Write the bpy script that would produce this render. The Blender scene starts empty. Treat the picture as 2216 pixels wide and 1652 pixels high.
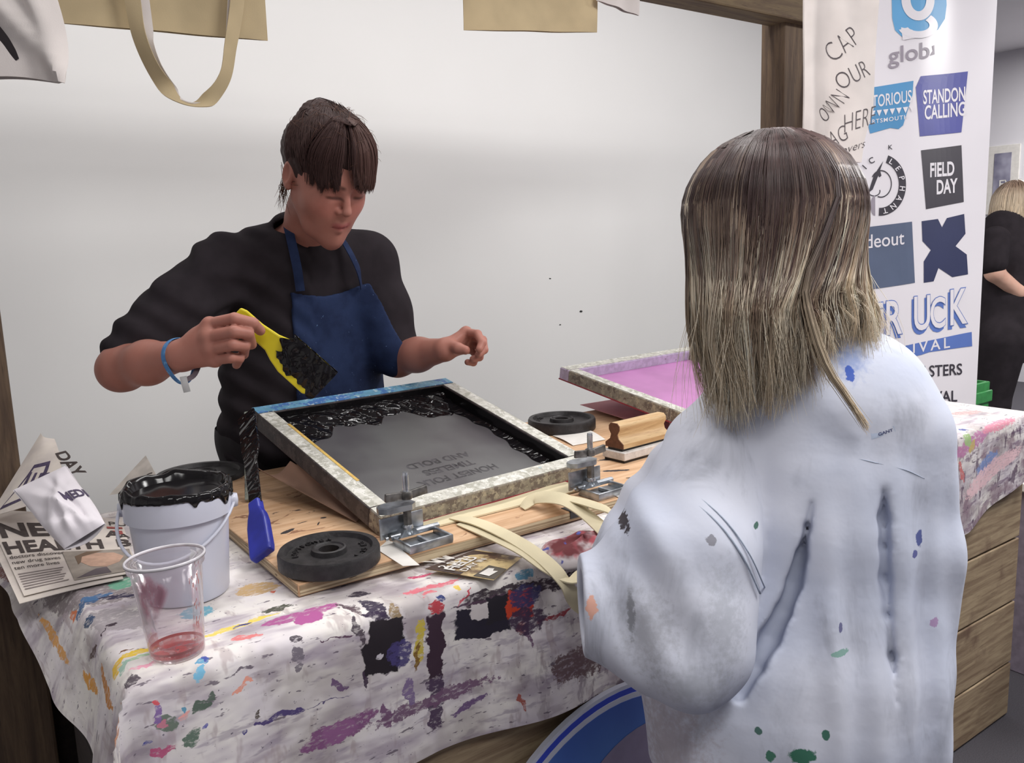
import bpy, bmesh, math, random
import numpy as np
from mathutils import Vector, Matrix
random.seed(7); np.random.seed(7)
scene = bpy.context.scene
COL = scene.collection
# ------------------------------------------------------------------ camera
# table frame: X along the counter front, Y away from the front edge, Z up, metres
F, W, H = 1800.0, 2216, 1652
PITCH, ROLL, YAW = math.radians(9.2), math.radians(1.9), math.radians(54.8)
CAM = np.array([-.15, -1.013, 1.40])
cf = np.array([math.cos(YAW)*math.cos(PITCH), math.sin(YAW)*math.cos(PITCH), -math.sin(PITCH)])
_r0 = np.array([math.sin(YAW), -math.cos(YAW), 0.0]); _u0 = np.cross(_r0, cf)
cu = math.cos(ROLL)*_u0 + math.sin(ROLL)*_r0
cr = math.cos(ROLL)*_r0 - math.sin(ROLL)*_u0
cam_data = bpy.data.cameras.new('camera'); cam = bpy.data.objects.new('camera', cam_data); COL.objects.link(cam)
cam_data.sensor_fit = 'HORIZONTAL'; cam_data.sensor_width = 36.0; cam_data.lens = 36.0*F/W
cam_data.clip_start = .02; cam_data.clip_end = 60
cam.matrix_world = Matrix(((cr[0], cu[0], -cf[0], CAM[0]), (cr[1], cu[1], -cf[1], CAM[1]), (cr[2], cu[2], -cf[2], CAM[2]), (0, 0, 0, 1)))
scene.camera = cam
# ------------------------------------------------------------------ light and exposure
scene.view_settings.view_transform = 'Standard'; scene.view_settings.look = 'None'
scene.view_settings.gamma = 1.0; scene.view_settings.use_curve_mapping = False
scene.view_settings.exposure = -.40
world = bpy.data.worlds.new('world'); scene.world = world; world.use_nodes = True
world.node_tree.nodes['Background'].inputs[0].default_value = (.93, .90, 1.0, 1)
world.node_tree.nodes['Background'].inputs[1].default_value = .27
scene.cycles.max_bounces = 6; scene.cycles.diffuse_bounces = 3; scene.cycles.glossy_bounces = 3; scene.cycles.transparent_max_bounces = 10
CEIL_LIGHTS = [  # x, y, length along x, width, watts : fluorescent panels set into the ceiling
    (1.35, 1.0, 3.6, .30, 46), (1.45, -1.0, 1.2, .6, 56), (-.1, -1.8, 1.2, .6, 34), (4.4, -1.0, 1.2, .6, 110), (7.0, 1.35, 1.2, .6, 100)]
CEIL_Z = 3.0
for i, (x, y, sx, sy, w) in enumerate(CEIL_LIGHTS):
    ld = bpy.data.lights.new('panel_light', 'AREA'); ld.shape = 'RECTANGLE'; ld.size = sx; ld.size_y = sy
    ld.energy = w; ld.color = (1.0, .985, .97)
    lo = bpy.data.objects.new('panel_light', ld); COL.objects.link(lo); lo.location = (x, y, CEIL_Z-.045)

# ------------------------------------------------------------------ photo geometry helpers (pixel -> point at a real distance)
def ray(px, py): return cf + cr*(px-W/2)/F - cu*(py-H/2)/F
def onz(px, py, z=.9):
    d = ray(px, py); return CAM + d*((z-CAM[2])/d[2])
def ony(px, py, y):
    d = ray(px, py); return CAM + d*((y-CAM[1])/d[1])
def onx(px, py, x):
    d = ray(px, py); return CAM + d*((x-CAM[0])/d[0])
def P(px, py, dep): return CAM + ray(px, py)*dep
def proj(p):
    v = np.asarray(p, float)-CAM; z = v@cf
    return np.array((W/2+F*(v@cr)/z, H/2-F*(v@cu)/z, z))
AH = np.array([cr[0], cr[1], 0.0]); AH /= np.linalg.norm(AH)      # horizontal direction to the right of the view
BH = np.array([cf[0], cf[1], 0.0]); BH /= np.linalg.norm(BH)      # horizontal direction away from the viewer
ZH = np.array([0, 0, 1.0])

# ------------------------------------------------------------------ object helpers
def tag(o, label, cat, group=None, kind=None):
    if label: o['label'] = label
    if cat: o['category'] = cat
    if group: o['group'] = group
    if kind: o['kind'] = kind
    return o
def thing(name, label, cat, loc=(0, 0, 0), group=None):
    o = bpy.data.objects.new(name, None); COL.objects.link(o); o.empty_display_size = .05
    o.location = loc; return tag(o, label, cat, group)
def finish(name, me, mat, parent=None, smooth=False):
    if mat is not None and not me.materials: me.materials.append(mat)
    if smooth:
        me.polygons.foreach_set('use_smooth', np.ones(len(me.polygons), bool))
    o = bpy.data.objects.new(name, me); COL.objects.link(o)
    if parent is not None:
        o.parent = parent
        if parent.parent is None:
            o.matrix_parent_inverse = Matrix.LocRotScale(parent.location, parent.rotation_euler, parent.scale).inverted()
        else:
            g = parent.parent
            o.matrix_parent_inverse = Matrix.LocRotScale(g.location, g.rotation_euler, g.scale).inverted()
            o.matrix_parent_inverse = Matrix.Identity(4)
            # a sub-part: the part itself sits at the world origin with its parent's inverse, so identity keeps world coordinates
    return o
def mesh(name, verts, faces, mat, parent=None, smooth=False):
    me = bpy.data.meshes.new(name); me.from_pydata([tuple(map(float, v)) for v in verts], [], faces); me.update()
    return finish(name, me, mat, parent, smooth)
def npmesh(name, V, Q, mat, parent=None, smooth=True, col=None):
    V = np.asarray(V, np.float32); Q = np.asarray(Q, np.int32); n = Q.shape[1]
    me = bpy.data.meshes.new(name)
    me.vertices.add(len(V)); me.vertices.foreach_set('co', V.ravel())
    me.loops.add(Q.size); me.loops.foreach_set('vertex_index', Q.ravel())
    me.polygons.add(len(Q)); me.polygons.foreach_set('loop_start', np.arange(0, Q.size, n, dtype=np.int32))
    me.update(calc_edges=True); me.validate()
    if col is not None:
        a = me.color_attributes.new('tint', 'FLOAT_COLOR', 'POINT')
        c4 = np.ones((len(V), 4), np.float32); c4[:, :3] = col; a.data.foreach_set('color', c4.ravel())
    return finish(name, me, mat, parent, smooth)
class MB:
    """collects shapes of ONE part"""
    def __init__(s): s.v = []; s.f = []
    def add(s, v, f):
        n = len(s.v); s.v += [tuple(map(float, p)) for p in v]; s.f += [tuple(n+i for i in q) for q in f]; return s
    def box(s, c, e, R=None, bev=0.0):
        c = np.array(c, float); e = np.array(e, float)/2; R = np.eye(3) if R is None else np.asarray(R)
        if bev <= 0:
            v = [c + R@(e*np.array(q)) for q in ((-1,-1,-1),(1,-1,-1),(1,1,-1),(-1,1,-1),(-1,-1,1),(1,-1,1),(1,1,1),(-1,1,1))]
            return s.add(v, [(0,3,2,1),(4,5,6,7),(0,1,5,4),(1,2,6,5),(2,3,7,6),(3,0,4,7)])
        bm = bmesh.new(); bmesh.ops.create_cube(bm, size=1)
        for q in bm.verts: q.co = Vector((q.co.x*2*e[0], q.co.y*2*e[1], q.co.z*2*e[2]))
        bmesh.ops.bevel(bm, geom=list(bm.edges), offset=bev, segments=2, affect='EDGES', profile=.5)
        bm.verts.ensure_lookup_table()
        v = [c + R@np.array(q.co) for q in bm.verts]; f = [tuple(q.index for q in g.verts) for g in bm.faces]; bm.free()
        return s.add(v, f)
    def lathe(s, c, prof, n=40, R=None, close=False, sx=1, sy=1, caps=True):
        c = np.array(c, float); R = np.eye(3) if R is None else np.asarray(R); v = []; f = []
        for r, z in prof:
            for i in range(n):
                a = 2*math.pi*i/n; v.append(c + R@np.array((r*sx*math.cos(a), r*sy*math.sin(a), z)))
        m = len(prof)
        for j in range(m if close else m-1):
            for i in range(n):
                k = (j+1) % m; f.append((j*n+i, j*n+(i+1) % n, k*n+(i+1) % n, k*n+i))
        if not close and caps:
            f.append(tuple(reversed(range(n)))); f.append(tuple((m-1)*n+i for i in range(n)))
        return s.add(v, f)
    def tube(s, pts, r, n=8, cap=True):
        pts = [np.array(p, float) for p in pts]; rr = r if hasattr(r, '__len__') else [r]*len(pts); v = []; f = []
        prev = None
        for i, p in enumerate(pts):
            t = pts[min(i+1, len(pts)-1)]-pts[max(i-1, 0)]; t /= np.linalg.norm(t)+1e-12
            if prev is None:
                a = np.array((0, 0, 1.)) if abs(t[2]) < .9 else np.array((1., 0, 0))
                x = np.cross(t, a)
            else: x = prev - t*(prev@t)
            x /= np.linalg.norm(x)+1e-12; y = np.cross(t, x); prev = x
            for k in range(n):
                a = 2*math.pi*k/n; v.append(p + rr[i]*(math.cos(a)*x + math.sin(a)*y))
        for i in range(len(pts)-1):
            for k in range(n): f.append((i*n+k, i*n+(k+1) % n, (i+1)*n+(k+1) % n, (i+1)*n+k))
        if cap: f.append(tuple(reversed(range(n)))); f.append(tuple((len(pts)-1)*n+k for k in range(n)))
        return s.add(v, f)
    def prism(s, poly, o, e1, e2, e3, d):
        """polygon in (e1,e2) at o, extruded d along e3"""
        o, e1, e2, e3 = [np.array(q, float) for q in (o, e1, e2, e3)]; n = len(poly)
        v = [o + e1*a + e2*b for a, b in poly] + [o + e1*a + e2*b + e3*d for a, b in poly]
        f = [tuple(range(n)), tuple(reversed(range(n, 2*n)))] + [(i, n+i, n+(i+1) % n, (i+1) % n) for i in range(n)]
        return s.add(v, f)
    def build(s, name, mat, parent=None, smooth=False, sharp=None):
        o = mesh(name, s.v, s.f, mat, parent, smooth)
        bm = bmesh.new(); bm.from_mesh(o.data); bmesh.ops.recalc_face_normals(bm, faces=bm.faces); bm.to_mesh(o.data); bm.free()
        if sharp:
            o.data.polygons.foreach_set('use_smooth', np.ones(len(o.data.polygons), bool))
            o.data.set_sharp_from_angle(angle=math.radians(sharp))
        return o
def sheet(name, S, ns, nt, thick, mat, parent=None, uv=True, smooth=True):
    """a thin sheet from S(s,t)->point for s,t in 0..1, given real thickness and a UV map"""
    V = np.array([[S(i/ns, j/nt) for i in range(ns+1)] for j in range(nt+1)], float)
    du = np.gradient(V, axis=1); dv = np.gradient(V, axis=0); N = np.cross(du, dv); N /= np.linalg.norm(N, axis=2, keepdims=True)+1e-12
    A = V.reshape(-1, 3); B = (V - N*thick).reshape(-1, 3); m = ns+1; n = len(A)
    f = []
    for j in range(nt):
        for i in range(ns):
            a = j*m+i; f.append((a, a+1, a+m+1, a+m)); f.append((n+a, n+a+m, n+a+m+1, n+a+1))
    for i in range(ns):
        a = i; f.append((a+1, a, n+a, n+a+1)); a = nt*m+i; f.append((a, a+1, n+a+1, n+a))
    for j in range(nt):
        a = j*m; f.append((a, a+m, n+a+m, n+a)); a = j*m+ns; f.append((a+m, a, n+a, n+a+m))
    o = mesh(name, np.vstack([A, B]), f, mat, parent, smooth)
    if smooth: o.data.set_sharp_from_angle(angle=math.radians(55))
    if uv:
        lay = o.data.uv_layers.new(name='UVMap'); us = np.array([[(i/ns, j/nt) for i in range(ns+1)] for j in range(nt+1)]).reshape(-1, 2); us = np.vstack([us, us])
        vi = np.zeros(len(o.data.loops), np.int32); o.data.loops.foreach_get('vertex_index', vi); lay.data.foreach_set('uv', us[vi].ravel())
    return o
def rotz(a): c, s = math.cos(a), math.sin(a); return np.array(((c, -s, 0), (s, c, 0), (0, 0, 1.)))
def rotx(a): c, s = math.cos(a), math.sin(a); return np.array(((1., 0, 0), (0, c, -s), (0, s, c)))
def roty(a): c, s = math.cos(a), math.sin(a); return np.array(((c, 0, s), (0, 1., 0), (-s, 0, c)))
def unit(v): v = np.asarray(v, float); return v/np.linalg.norm(v)
def spline(pts, n):
    """Catmull-Rom through pts, n samples"""
    p = np.array(pts, float); p = np.vstack([2*p[0]-p[1], p, 2*p[-1]-p[-2]]); m = len(p)-3; out = []
    for i in range(n):
        u = i/(n-1)*m; k = min(int(u), m-1); t = u-k; a, b, c, d = p[k:k+4]
        out.append(.5*((2*b)+(-a+c)*t+(2*a-5*b+4*c-d)*t*t+(-a+3*b-3*c+d)*t**3))
    return np.array(out)
def ribbon(name, ctr, nrm, wid, thick, mat, parent=None, n=40):
    """flat strap: centre line, face normals, width"""
    C = spline(ctr, n); Nn = spline(nrm, n); wd = np.interp(np.linspace(0, 1, n), np.linspace(0, 1, len(wid)), wid) if hasattr(wid, '__len__') else np.full(n, wid)
    T = np.gradient(C, axis=0); T /= np.linalg.norm(T, axis=1, keepdims=True)
    Bn = np.cross(Nn, T); Bn /= np.linalg.norm(Bn, axis=1, keepdims=True)
    Nn = np.cross(T, Bn)
    def S(s, t):
        i = min(int(round(s*(n-1))), n-1); return C[i] + Bn[i]*wd[i]*(t-.5) + Nn[i]*thick*.6*math.cos((t-.5)*3)
    return sheet(name, S, n-1, 4, thick, mat, parent)

# ------------------------------------------------------------------ lettering: built-in font, outlines to flat mesh, mapped on a surface
def text_poly(body, size=1.0, bold=0.0, shear=0.0, space=1.0, align='LEFT', sx=1.0):
    cv = bpy.data.curves.new('t', 'FONT'); cv.body = body; cv.size = size; cv.offset = bold*size; cv.shear = shear
    cv.space_character = space; cv.align_x = align; cv.resolution_u = 4; cv.fill_mode = 'FRONT'
    ob = bpy.data.objects.new('t', cv); COL.objects.link(ob); dg = bpy.context.evaluated_depsgraph_get()
    me = ob.evaluated_get(dg).to_mesh()
    v = np.zeros(len(me.vertices)*3); me.vertices.foreach_get('co', v); v = v.reshape(-1, 3)[:, :2]*(sx, 1)
    f = [tuple(p.vertices) for p in me.polygons]; ob.evaluated_get(dg).to_mesh_clear()
    bpy.data.objects.remove(ob); bpy.data.curves.remove(cv); return v, f
def letters(name, items, S, mat, parent, lift=.0008):
    """items: (body, x, y, size, bold, kwargs) in metres on the surface; S(x, y, lift) -> point"""
    mb = MB()
    for it in items:
        body, x, y, size, bold = it[:5]; kw = dict(it[5]) if len(it) > 5 else {}; rot = kw.pop('rot', 0); fy = kw.pop('sy', 1)
        v, f = text_poly(body, size, bold, **kw)
        if not len(v): continue
        v = v*(1, fy); c, s = math.cos(rot), math.sin(rot); v = np.stack([v[:, 0]*c-v[:, 1]*s, v[:, 0]*s+v[:, 1]*c], 1)
        mb.add([S(x+a, y+b, lift) for a, b in v], f)
    return mesh(name, mb.v, mb.f, mat, parent)
def decal(name, poly, S, mat, parent, lift=.0006, sub=True):
    """a flat printed patch following the surface (polygon given on the surface); cut into a grid so that it follows waves"""
    bm = bmesh.new(); vs = [bm.verts.new((a, b, 0)) for a, b in poly]; bm.faces.new(vs)
    bmesh.ops.triangulate(bm, faces=bm.faces[:])
    if sub:
        for _ in range(2):
            bmesh.ops.subdivide_edges(bm, edges=[e for e in bm.edges if e.calc_length() > .03], cuts=1, use_grid_fill=True)
            bmesh.ops.triangulate(bm, faces=[f for f in bm.faces if len(f.verts) > 3])
    bm.verts.ensure_lookup_table(); bm.verts.index_update()
    v = [S(q.co.x, q.co.y, lift) for q in bm.verts]; f = [tuple(q.index for q in g.verts) for g in bm.faces]; bm.free()
    return mesh(name, v, f, mat, parent)

# ------------------------------------------------------------------ materials
def srgb(r, g, b):
    return tuple((c/255/12.92 if c/255 <= .04045 else ((c/255+.055)/1.055)**2.4) for c in (r, g, b))
class Mat:
    def __init__(s, name, rough=.6, metal=0.0, spec=.5):
        s.m = bpy.data.materials.new(name); s.m.use_nodes = True; s.t = s.m.node_tree; s.b = s.t.nodes['Principled BSDF']
        s.b.inputs['Roughness'].default_value = rough; s.b.inputs['Metallic'].default_value = metal
        s.b.inputs['Specular IOR Level'].default_value = spec
    def n(s, typ, ins=None, **attrs):
        nd = s.t.nodes.new('ShaderNode'+typ)
        for k, v in attrs.items(): setattr(nd, k, v)
        for k, v in (ins or {}).items(): s.put(nd.inputs[k], v)
        return nd
    def put(s, sock, v):
        if isinstance(v, bpy.types.NodeSocket): s.t.links.new(v, sock)
        else:
            if hasattr(v, '__len__') and len(v) == 3 and sock.type == 'RGBA': v = tuple(v)+(1,)
            sock.default_value = v
    def math(s, op, a, b=None, c=None, clamp=False):
        nd = s.n('Math', operation=op, use_clamp=clamp); s.put(nd.inputs[0], a)
        if b is not None: s.put(nd.inputs[1], b)
        if c is not None: s.put(nd.inputs[2], c)
        return nd.outputs[0]
    def mix(s, fac, a, b, blend='MIX'):
        nd = s.n('MixRGB', blend_type=blend); s.put(nd.inputs[0], fac); s.put(nd.inputs[1], a); s.put(nd.inputs[2], b); return nd.outputs[0]
    def obj(s): return s.n('TexCoord').outputs['Object']
    def uv(s): return s.n('TexCoord').outputs['UV']
    def attr(s, name): return s.n('Attribute', attribute_name=name).outputs['Color']
    def scale(s, vec, k): 
        nd = s.n('Mapping', {'Vector': vec, 'Scale': k if hasattr(k, '__len__') else (k, k, k)}); return nd.outputs[0]
    def noise(s, vec, sc, det=3, rough=.55, out=0, dist=0.0):
        return s.n('TexNoise', {'Vector': vec, 'Scale': sc, 'Detail': det, 'Roughness': rough, 'Distortion': dist}).outputs[out]
    def thr(s, v, lo, hi): return s.n('MapRange', {0: v, 1: lo, 2: hi, 3: 0.0, 4: 1.0}, interpolation_type='SMOOTHSTEP').outputs[0]
    def bump(s, h, st=.3, d=.002): s.put(s.b.inputs['Normal'], s.n('Bump', {'Height': h, 'Strength': st, 'Distance': d}).outputs[0])
    def color(s, c): s.put(s.b.inputs['Base Color'], c); return s
    def rough(s, r): s.put(s.b.inputs['Roughness'], r); return s
def plain(name, c, rough=.6, metal=0.0, var=.12, sc=30, bump=0.0, bsc=200, spec=.5, c2=None):
    m = Mat(name, rough, metal, spec); o = m.obj(); n = m.noise(o, sc, 2)
    c = np.array(c); d = np.array(c2) if c2 is not None else np.clip(c*(1-var*2), 0, 1)
    m.color(m.mix(m.thr(n, .3, .7), tuple(np.clip(c*(1+var*.3), 0, 1)) if c2 is None else tuple(c), tuple(d)))
    if bump: m.bump(m.noise(o, bsc, 1), bump, .001)
    return m.m
def painty(name, base, layers, rough=.6, sc0=1.0, vec='obj', grime=None):
    """old paint: layers = (colour, noise scale, threshold, seed[, stretch])"""
    m = Mat(name, rough); o = m.obj(); c = m.mix(m.thr(m.noise(o, 60, 2), .35, .65), base, tuple(np.array(base)*.8))
    for L in layers:
        col, sc, th, sd = L[:4]; st = L[4] if len(L) > 4 else (1, 1, 1)
        v = m.n('Mapping', {'Vector': o, 'Location': (sd*1.37, sd*.71, sd*2.13), 'Scale': st}).outputs[0]
        c = m.mix(m.math('MULTIPLY', m.thr(m.noise(v, sc*1.7, 4, .70), th-.01, th+.07), .88), c, col)
    m.color(c); m.bump(m.noise(o, 180, 2), .4, .001); return m.m
# ------------------------------------------------------------------ the setting
def wall_mat(name, c, marks=()):
    m = Mat(name, .75); o = m.obj(); n = m.noise(o, 1.3, 2)
    c1 = m.mix(m.thr(n, .3, .7), c, tuple(np.array(c)*.965))
    for (x, y, z, r) in marks:
        v = m.n('Mapping', {'Vector': o, 'Location': (x, y, z), 'Scale': (r, r*3, r*.6)}, vector_type='TEXTURE').outputs[0]
        d = m.n('VectorMath', {0: v}, operation='LENGTH').outputs['Value']
        d = m.math('ADD', d, m.math('MULTIPLY', m.noise(o, 220, 2), 1.6))
        c1 = m.mix(m.thr(d, 1.9, 1.5), c1, (.03, .03, .03))
    m.color(c1); return m.m
WALL_Y = 2.02
mk = [(*ony(1257, 674, WALL_Y), .011), (*ony(1190, 603, WALL_Y), .007), (*ony(1212, 703, WALL_Y), .006)]
M_wall = wall_mat('wall_paint', (.86, .85, .84))
M_scuff = plain('dark_scuff', (.03, .03, .03), .8)
M_wall2 = wall_mat('far_wall_paint', (.80, .78, .82))
def struct(name, mb, mat): o = mb.build(name, mat); o['kind'] = 'structure'; return o
m = Mat('floor_carpet', .95); o_ = m.obj(); c_ = m.mix(m.thr(m.noise(o_, 400, 2), .3, .7), (.095, .09, .105), (.055, .05, .06)); m.color(c_); m.bump(m.noise(o_, 500, 2), .5, .003)
struct('floor', MB().box((3.0, 1.5, -.05), (13, 11, .1)), m.m)
struct('wall_back', MB().box((1.3, WALL_Y+.06, CEIL_Z/2), (7.0, .12, CEIL_Z)), M_wall)
rk_ = np.random.RandomState(2)
for (x, y, z, r) in mk:     # scuffs where the paint is chipped
    n_ = 9; pl = [(r*(.55+.6*rk_.rand())*math.cos(6.283*i/n_), r*.5*(.5+.7*rk_.rand())*math.sin(6.283*i/n_)) for i in range(n_)]
    MB().prism(pl, (x, WALL_Y-.0012, z), (1, 0, 0), (0, 0, 1), (0, 1, 0), .001).build('scuff', M_scuff, bpy.data.objects['wall_back'])
struct('wall_side', MB().box((-2.26, .4, CEIL_Z/2), (.12, 5.4, CEIL_Z)), M_wall)
# far wall faces back along the room
struct('wall_far', MB().box((8.2, 1.5, CEIL_Z/2), (.12, 9.0, CEIL_Z)), M_wall2)
struct('wall_far_side', MB().box((6.05, 4.6, CEIL_Z/2), (4.4, .12, CEIL_Z)), M_wall2)
M_ceil = wall_mat('ceiling_paint', (.78, .76, .78))
struct('ceiling', MB().box((3.0, 1.5, CEIL_Z+.05), (13, 11, .1)), M_ceil)
M_lamp = Mat('lamp_diffuser', .5); M_lamp.b.inputs['Emission Color'].default_value = (1, .98, .95, 1); M_lamp.b.inputs['Emission Strength'].default_value = 1.6; M_lamp.color((.9, .9, .9)); M_lamp = M_lamp.m
M_lampf = plain('lamp_frame_white', (.7, .7, .7), .4)
where = ['above the artist by the white wall', 'above the customer in the denim shirt', 'above the newspaper corner of the counter', 'above the banner end of the room', 'above the far wall of the room']
for i, (x, y, sx, sy, w) in enumerate(CEIL_LIGHTS):
    t = thing('ceiling_light', 'flat white ceiling light panel ' + where[i], 'ceiling light', (x, y, CEIL_Z-.04), 'ceiling light panels')
    MB().box((x, y, CEIL_Z-.02), (sx, sy, .02)).build('diffuser', M_lamp, t)
    fr = MB(); e = .02
    for q, ex in (((x, y-sy/2-e/2), (sx+2*e, e)), ((x, y+sy/2+e/2), (sx+2*e, e)), ((x-sx/2-e/2, y), (e, sy)), ((x+sx/2+e/2, y), (e, sy))):
        fr.box((*q, CEIL_Z-.02), (*ex, .036))
    fr.build('frame', M_lampf, t)
# ------------------------------------------------------------------ wood
def wood(name, c1, c2, axis=0, sc=1.0, rough=.7, dark=None):
    m = Mat(name, rough); o = m.obj(); k = [9*sc]*3; k[axis] = .7*sc
    v = m.scale(o, tuple(k)); n = m.noise(v, 6, 6, .65, dist=.6); c = m.mix(m.thr(n, .3, .7), c1, c2)
    n2 = m.noise(m.scale(o, tuple(5*q for q in k)), 6, 3); c = m.mix(m.math('MULTIPLY', m.thr(n2, .55, .75), .5), c, tuple(np.array(c2)*.55))
    if dark: c = m.mix(m.thr(m.noise(o, 7, 4), .55, .72), c, dark)
    m.color(c); m.bump(n2, .25, .001); return m.m
M_plank = wood('counter_plank_wood', srgb(178, 158, 128), srgb(128, 106, 84), 0, 1.0, .75, srgb(112, 88, 72))
M_post = wood('stall_post_wood', srgb(112, 92, 72), srgb(76, 60, 50), 2, 1.0, .75)
M_beam = wood('stall_beam_wood', srgb(122, 104, 76), srgb(90, 72, 56), 0, 1.0, .75)
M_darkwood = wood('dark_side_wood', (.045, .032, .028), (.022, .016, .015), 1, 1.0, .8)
# ------------------------------------------------------------------ stall frame and counter
TZ, TX, TD = .90, 2.30, .76
st = thing('stall_frame', 'brown timber market stall frame of two posts and a top beam', 'stall frame', (1.2, .90, 0))
MB().box((-.085, .90, 1.12), (.12, .10, 2.24), bev=.006).build('post', M_post, st)
MB().box((2.44, .93, 1.12), (.12, .10, 2.24), bev=.006).build('post', M_post, st)
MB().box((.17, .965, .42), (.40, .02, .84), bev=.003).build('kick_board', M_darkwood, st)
MB().box((1.18, .90, 2.185), (2.66, .10, .11), bev=.006).build('beam', M_beam, st)
ct = thing('market_counter', 'long plank fronted wooden counter under the painted cloth', 'counter', (TX/2, TD/2, 0))
MB().box((TX/2, TD/2, TZ-.014), (TX, TD, .024), bev=.003).build('counter_top', M_plank, ct)
zz = [0.004, .168, .357, .546, .735, .872]
for i in range(len(zz)-1):
    MB().box((TX/2, .010, (zz[i]+zz[i+1])/2), (TX-.004, .020, zz[i+1]-zz[i]-.006), bev=.003).build('plank', M_plank, ct)
for i in range(len(zz)-1):
    MB().box((TX-.011, TD/2+.012, (zz[i]+zz[i+1])/2), (.020, TD-.03, zz[i+1]-zz[i]-.006), bev=.003).build('plank', M_plank, ct)
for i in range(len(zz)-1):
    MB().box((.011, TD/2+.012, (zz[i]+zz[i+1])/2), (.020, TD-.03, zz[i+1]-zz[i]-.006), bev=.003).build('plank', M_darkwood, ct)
for x, y in ((.05, .05), (TX-.05, .05), (.05, TD-.05), (TX-.05, TD-.05)):
    MB().box((x, y, .435), (.05, .05, .87), bev=.003).build('leg', M_plank, ct)
# ------------------------------------------------------------------ the paint-splashed cloth
class ClothMat(Mat):
    def blob(s, c, uvw, nz, A, B, hw, col, rag=.5, rect=False, soft=.06, op=1.0):
        A = np.array(A); B = np.array(B); L = np.linalg.norm(B-A)/2; ctr = (A+B)/2; ang = math.atan2(B[1]-A[1], B[0]-A[0])
        v = s.n('Mapping', {'Vector': uvw, 'Location': (ctr[0], ctr[1], 0), 'Rotation': (0, 0, ang), 'Scale': (max(L, hw), hw, 1)}, vector_type='TEXTURE').outputs[0]
        if rect:
            a = s.n('VectorMath', {0: v}, operation='ABSOLUTE').outputs[0]; x = s.n('SeparateXYZ', {0: a}); d = s.math('MAXIMUM', x.outputs[0], x.outputs[1])
        else: d = s.n('VectorMath', {0: v}, operation='LENGTH').outputs['Value']
        d = s.math('MULTIPLY_ADD', nz, rag, d)
        k = s.thr(d, 1+soft, 1-soft)
        if s.holes is not None and rag > .15: k = s.math('MULTIPLY', k, s.holes if rag > .32 else s.holes2)
        if op < 1: k = s.math('MULTIPLY', k, op)
        return s.mix(k, c, col)
CB = .905
def ct_(px, py): q = onz(px, py, CB); return (q[0], q[1])
def cf_(px, py): q = ony(px, py, -.014); return (q[0], q[2]-CB)
def cl_(px, py):
    d = ray(px, py); n = np.array((1.0, 0, -.45)); p0 = np.array((0, 0, CB)); q = CAM + d*(((p0-CAM)@n)/(d@n)); return (-(CB-q[2])*1.1, q[1])
K = srgb(44, 38, 44)
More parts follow.
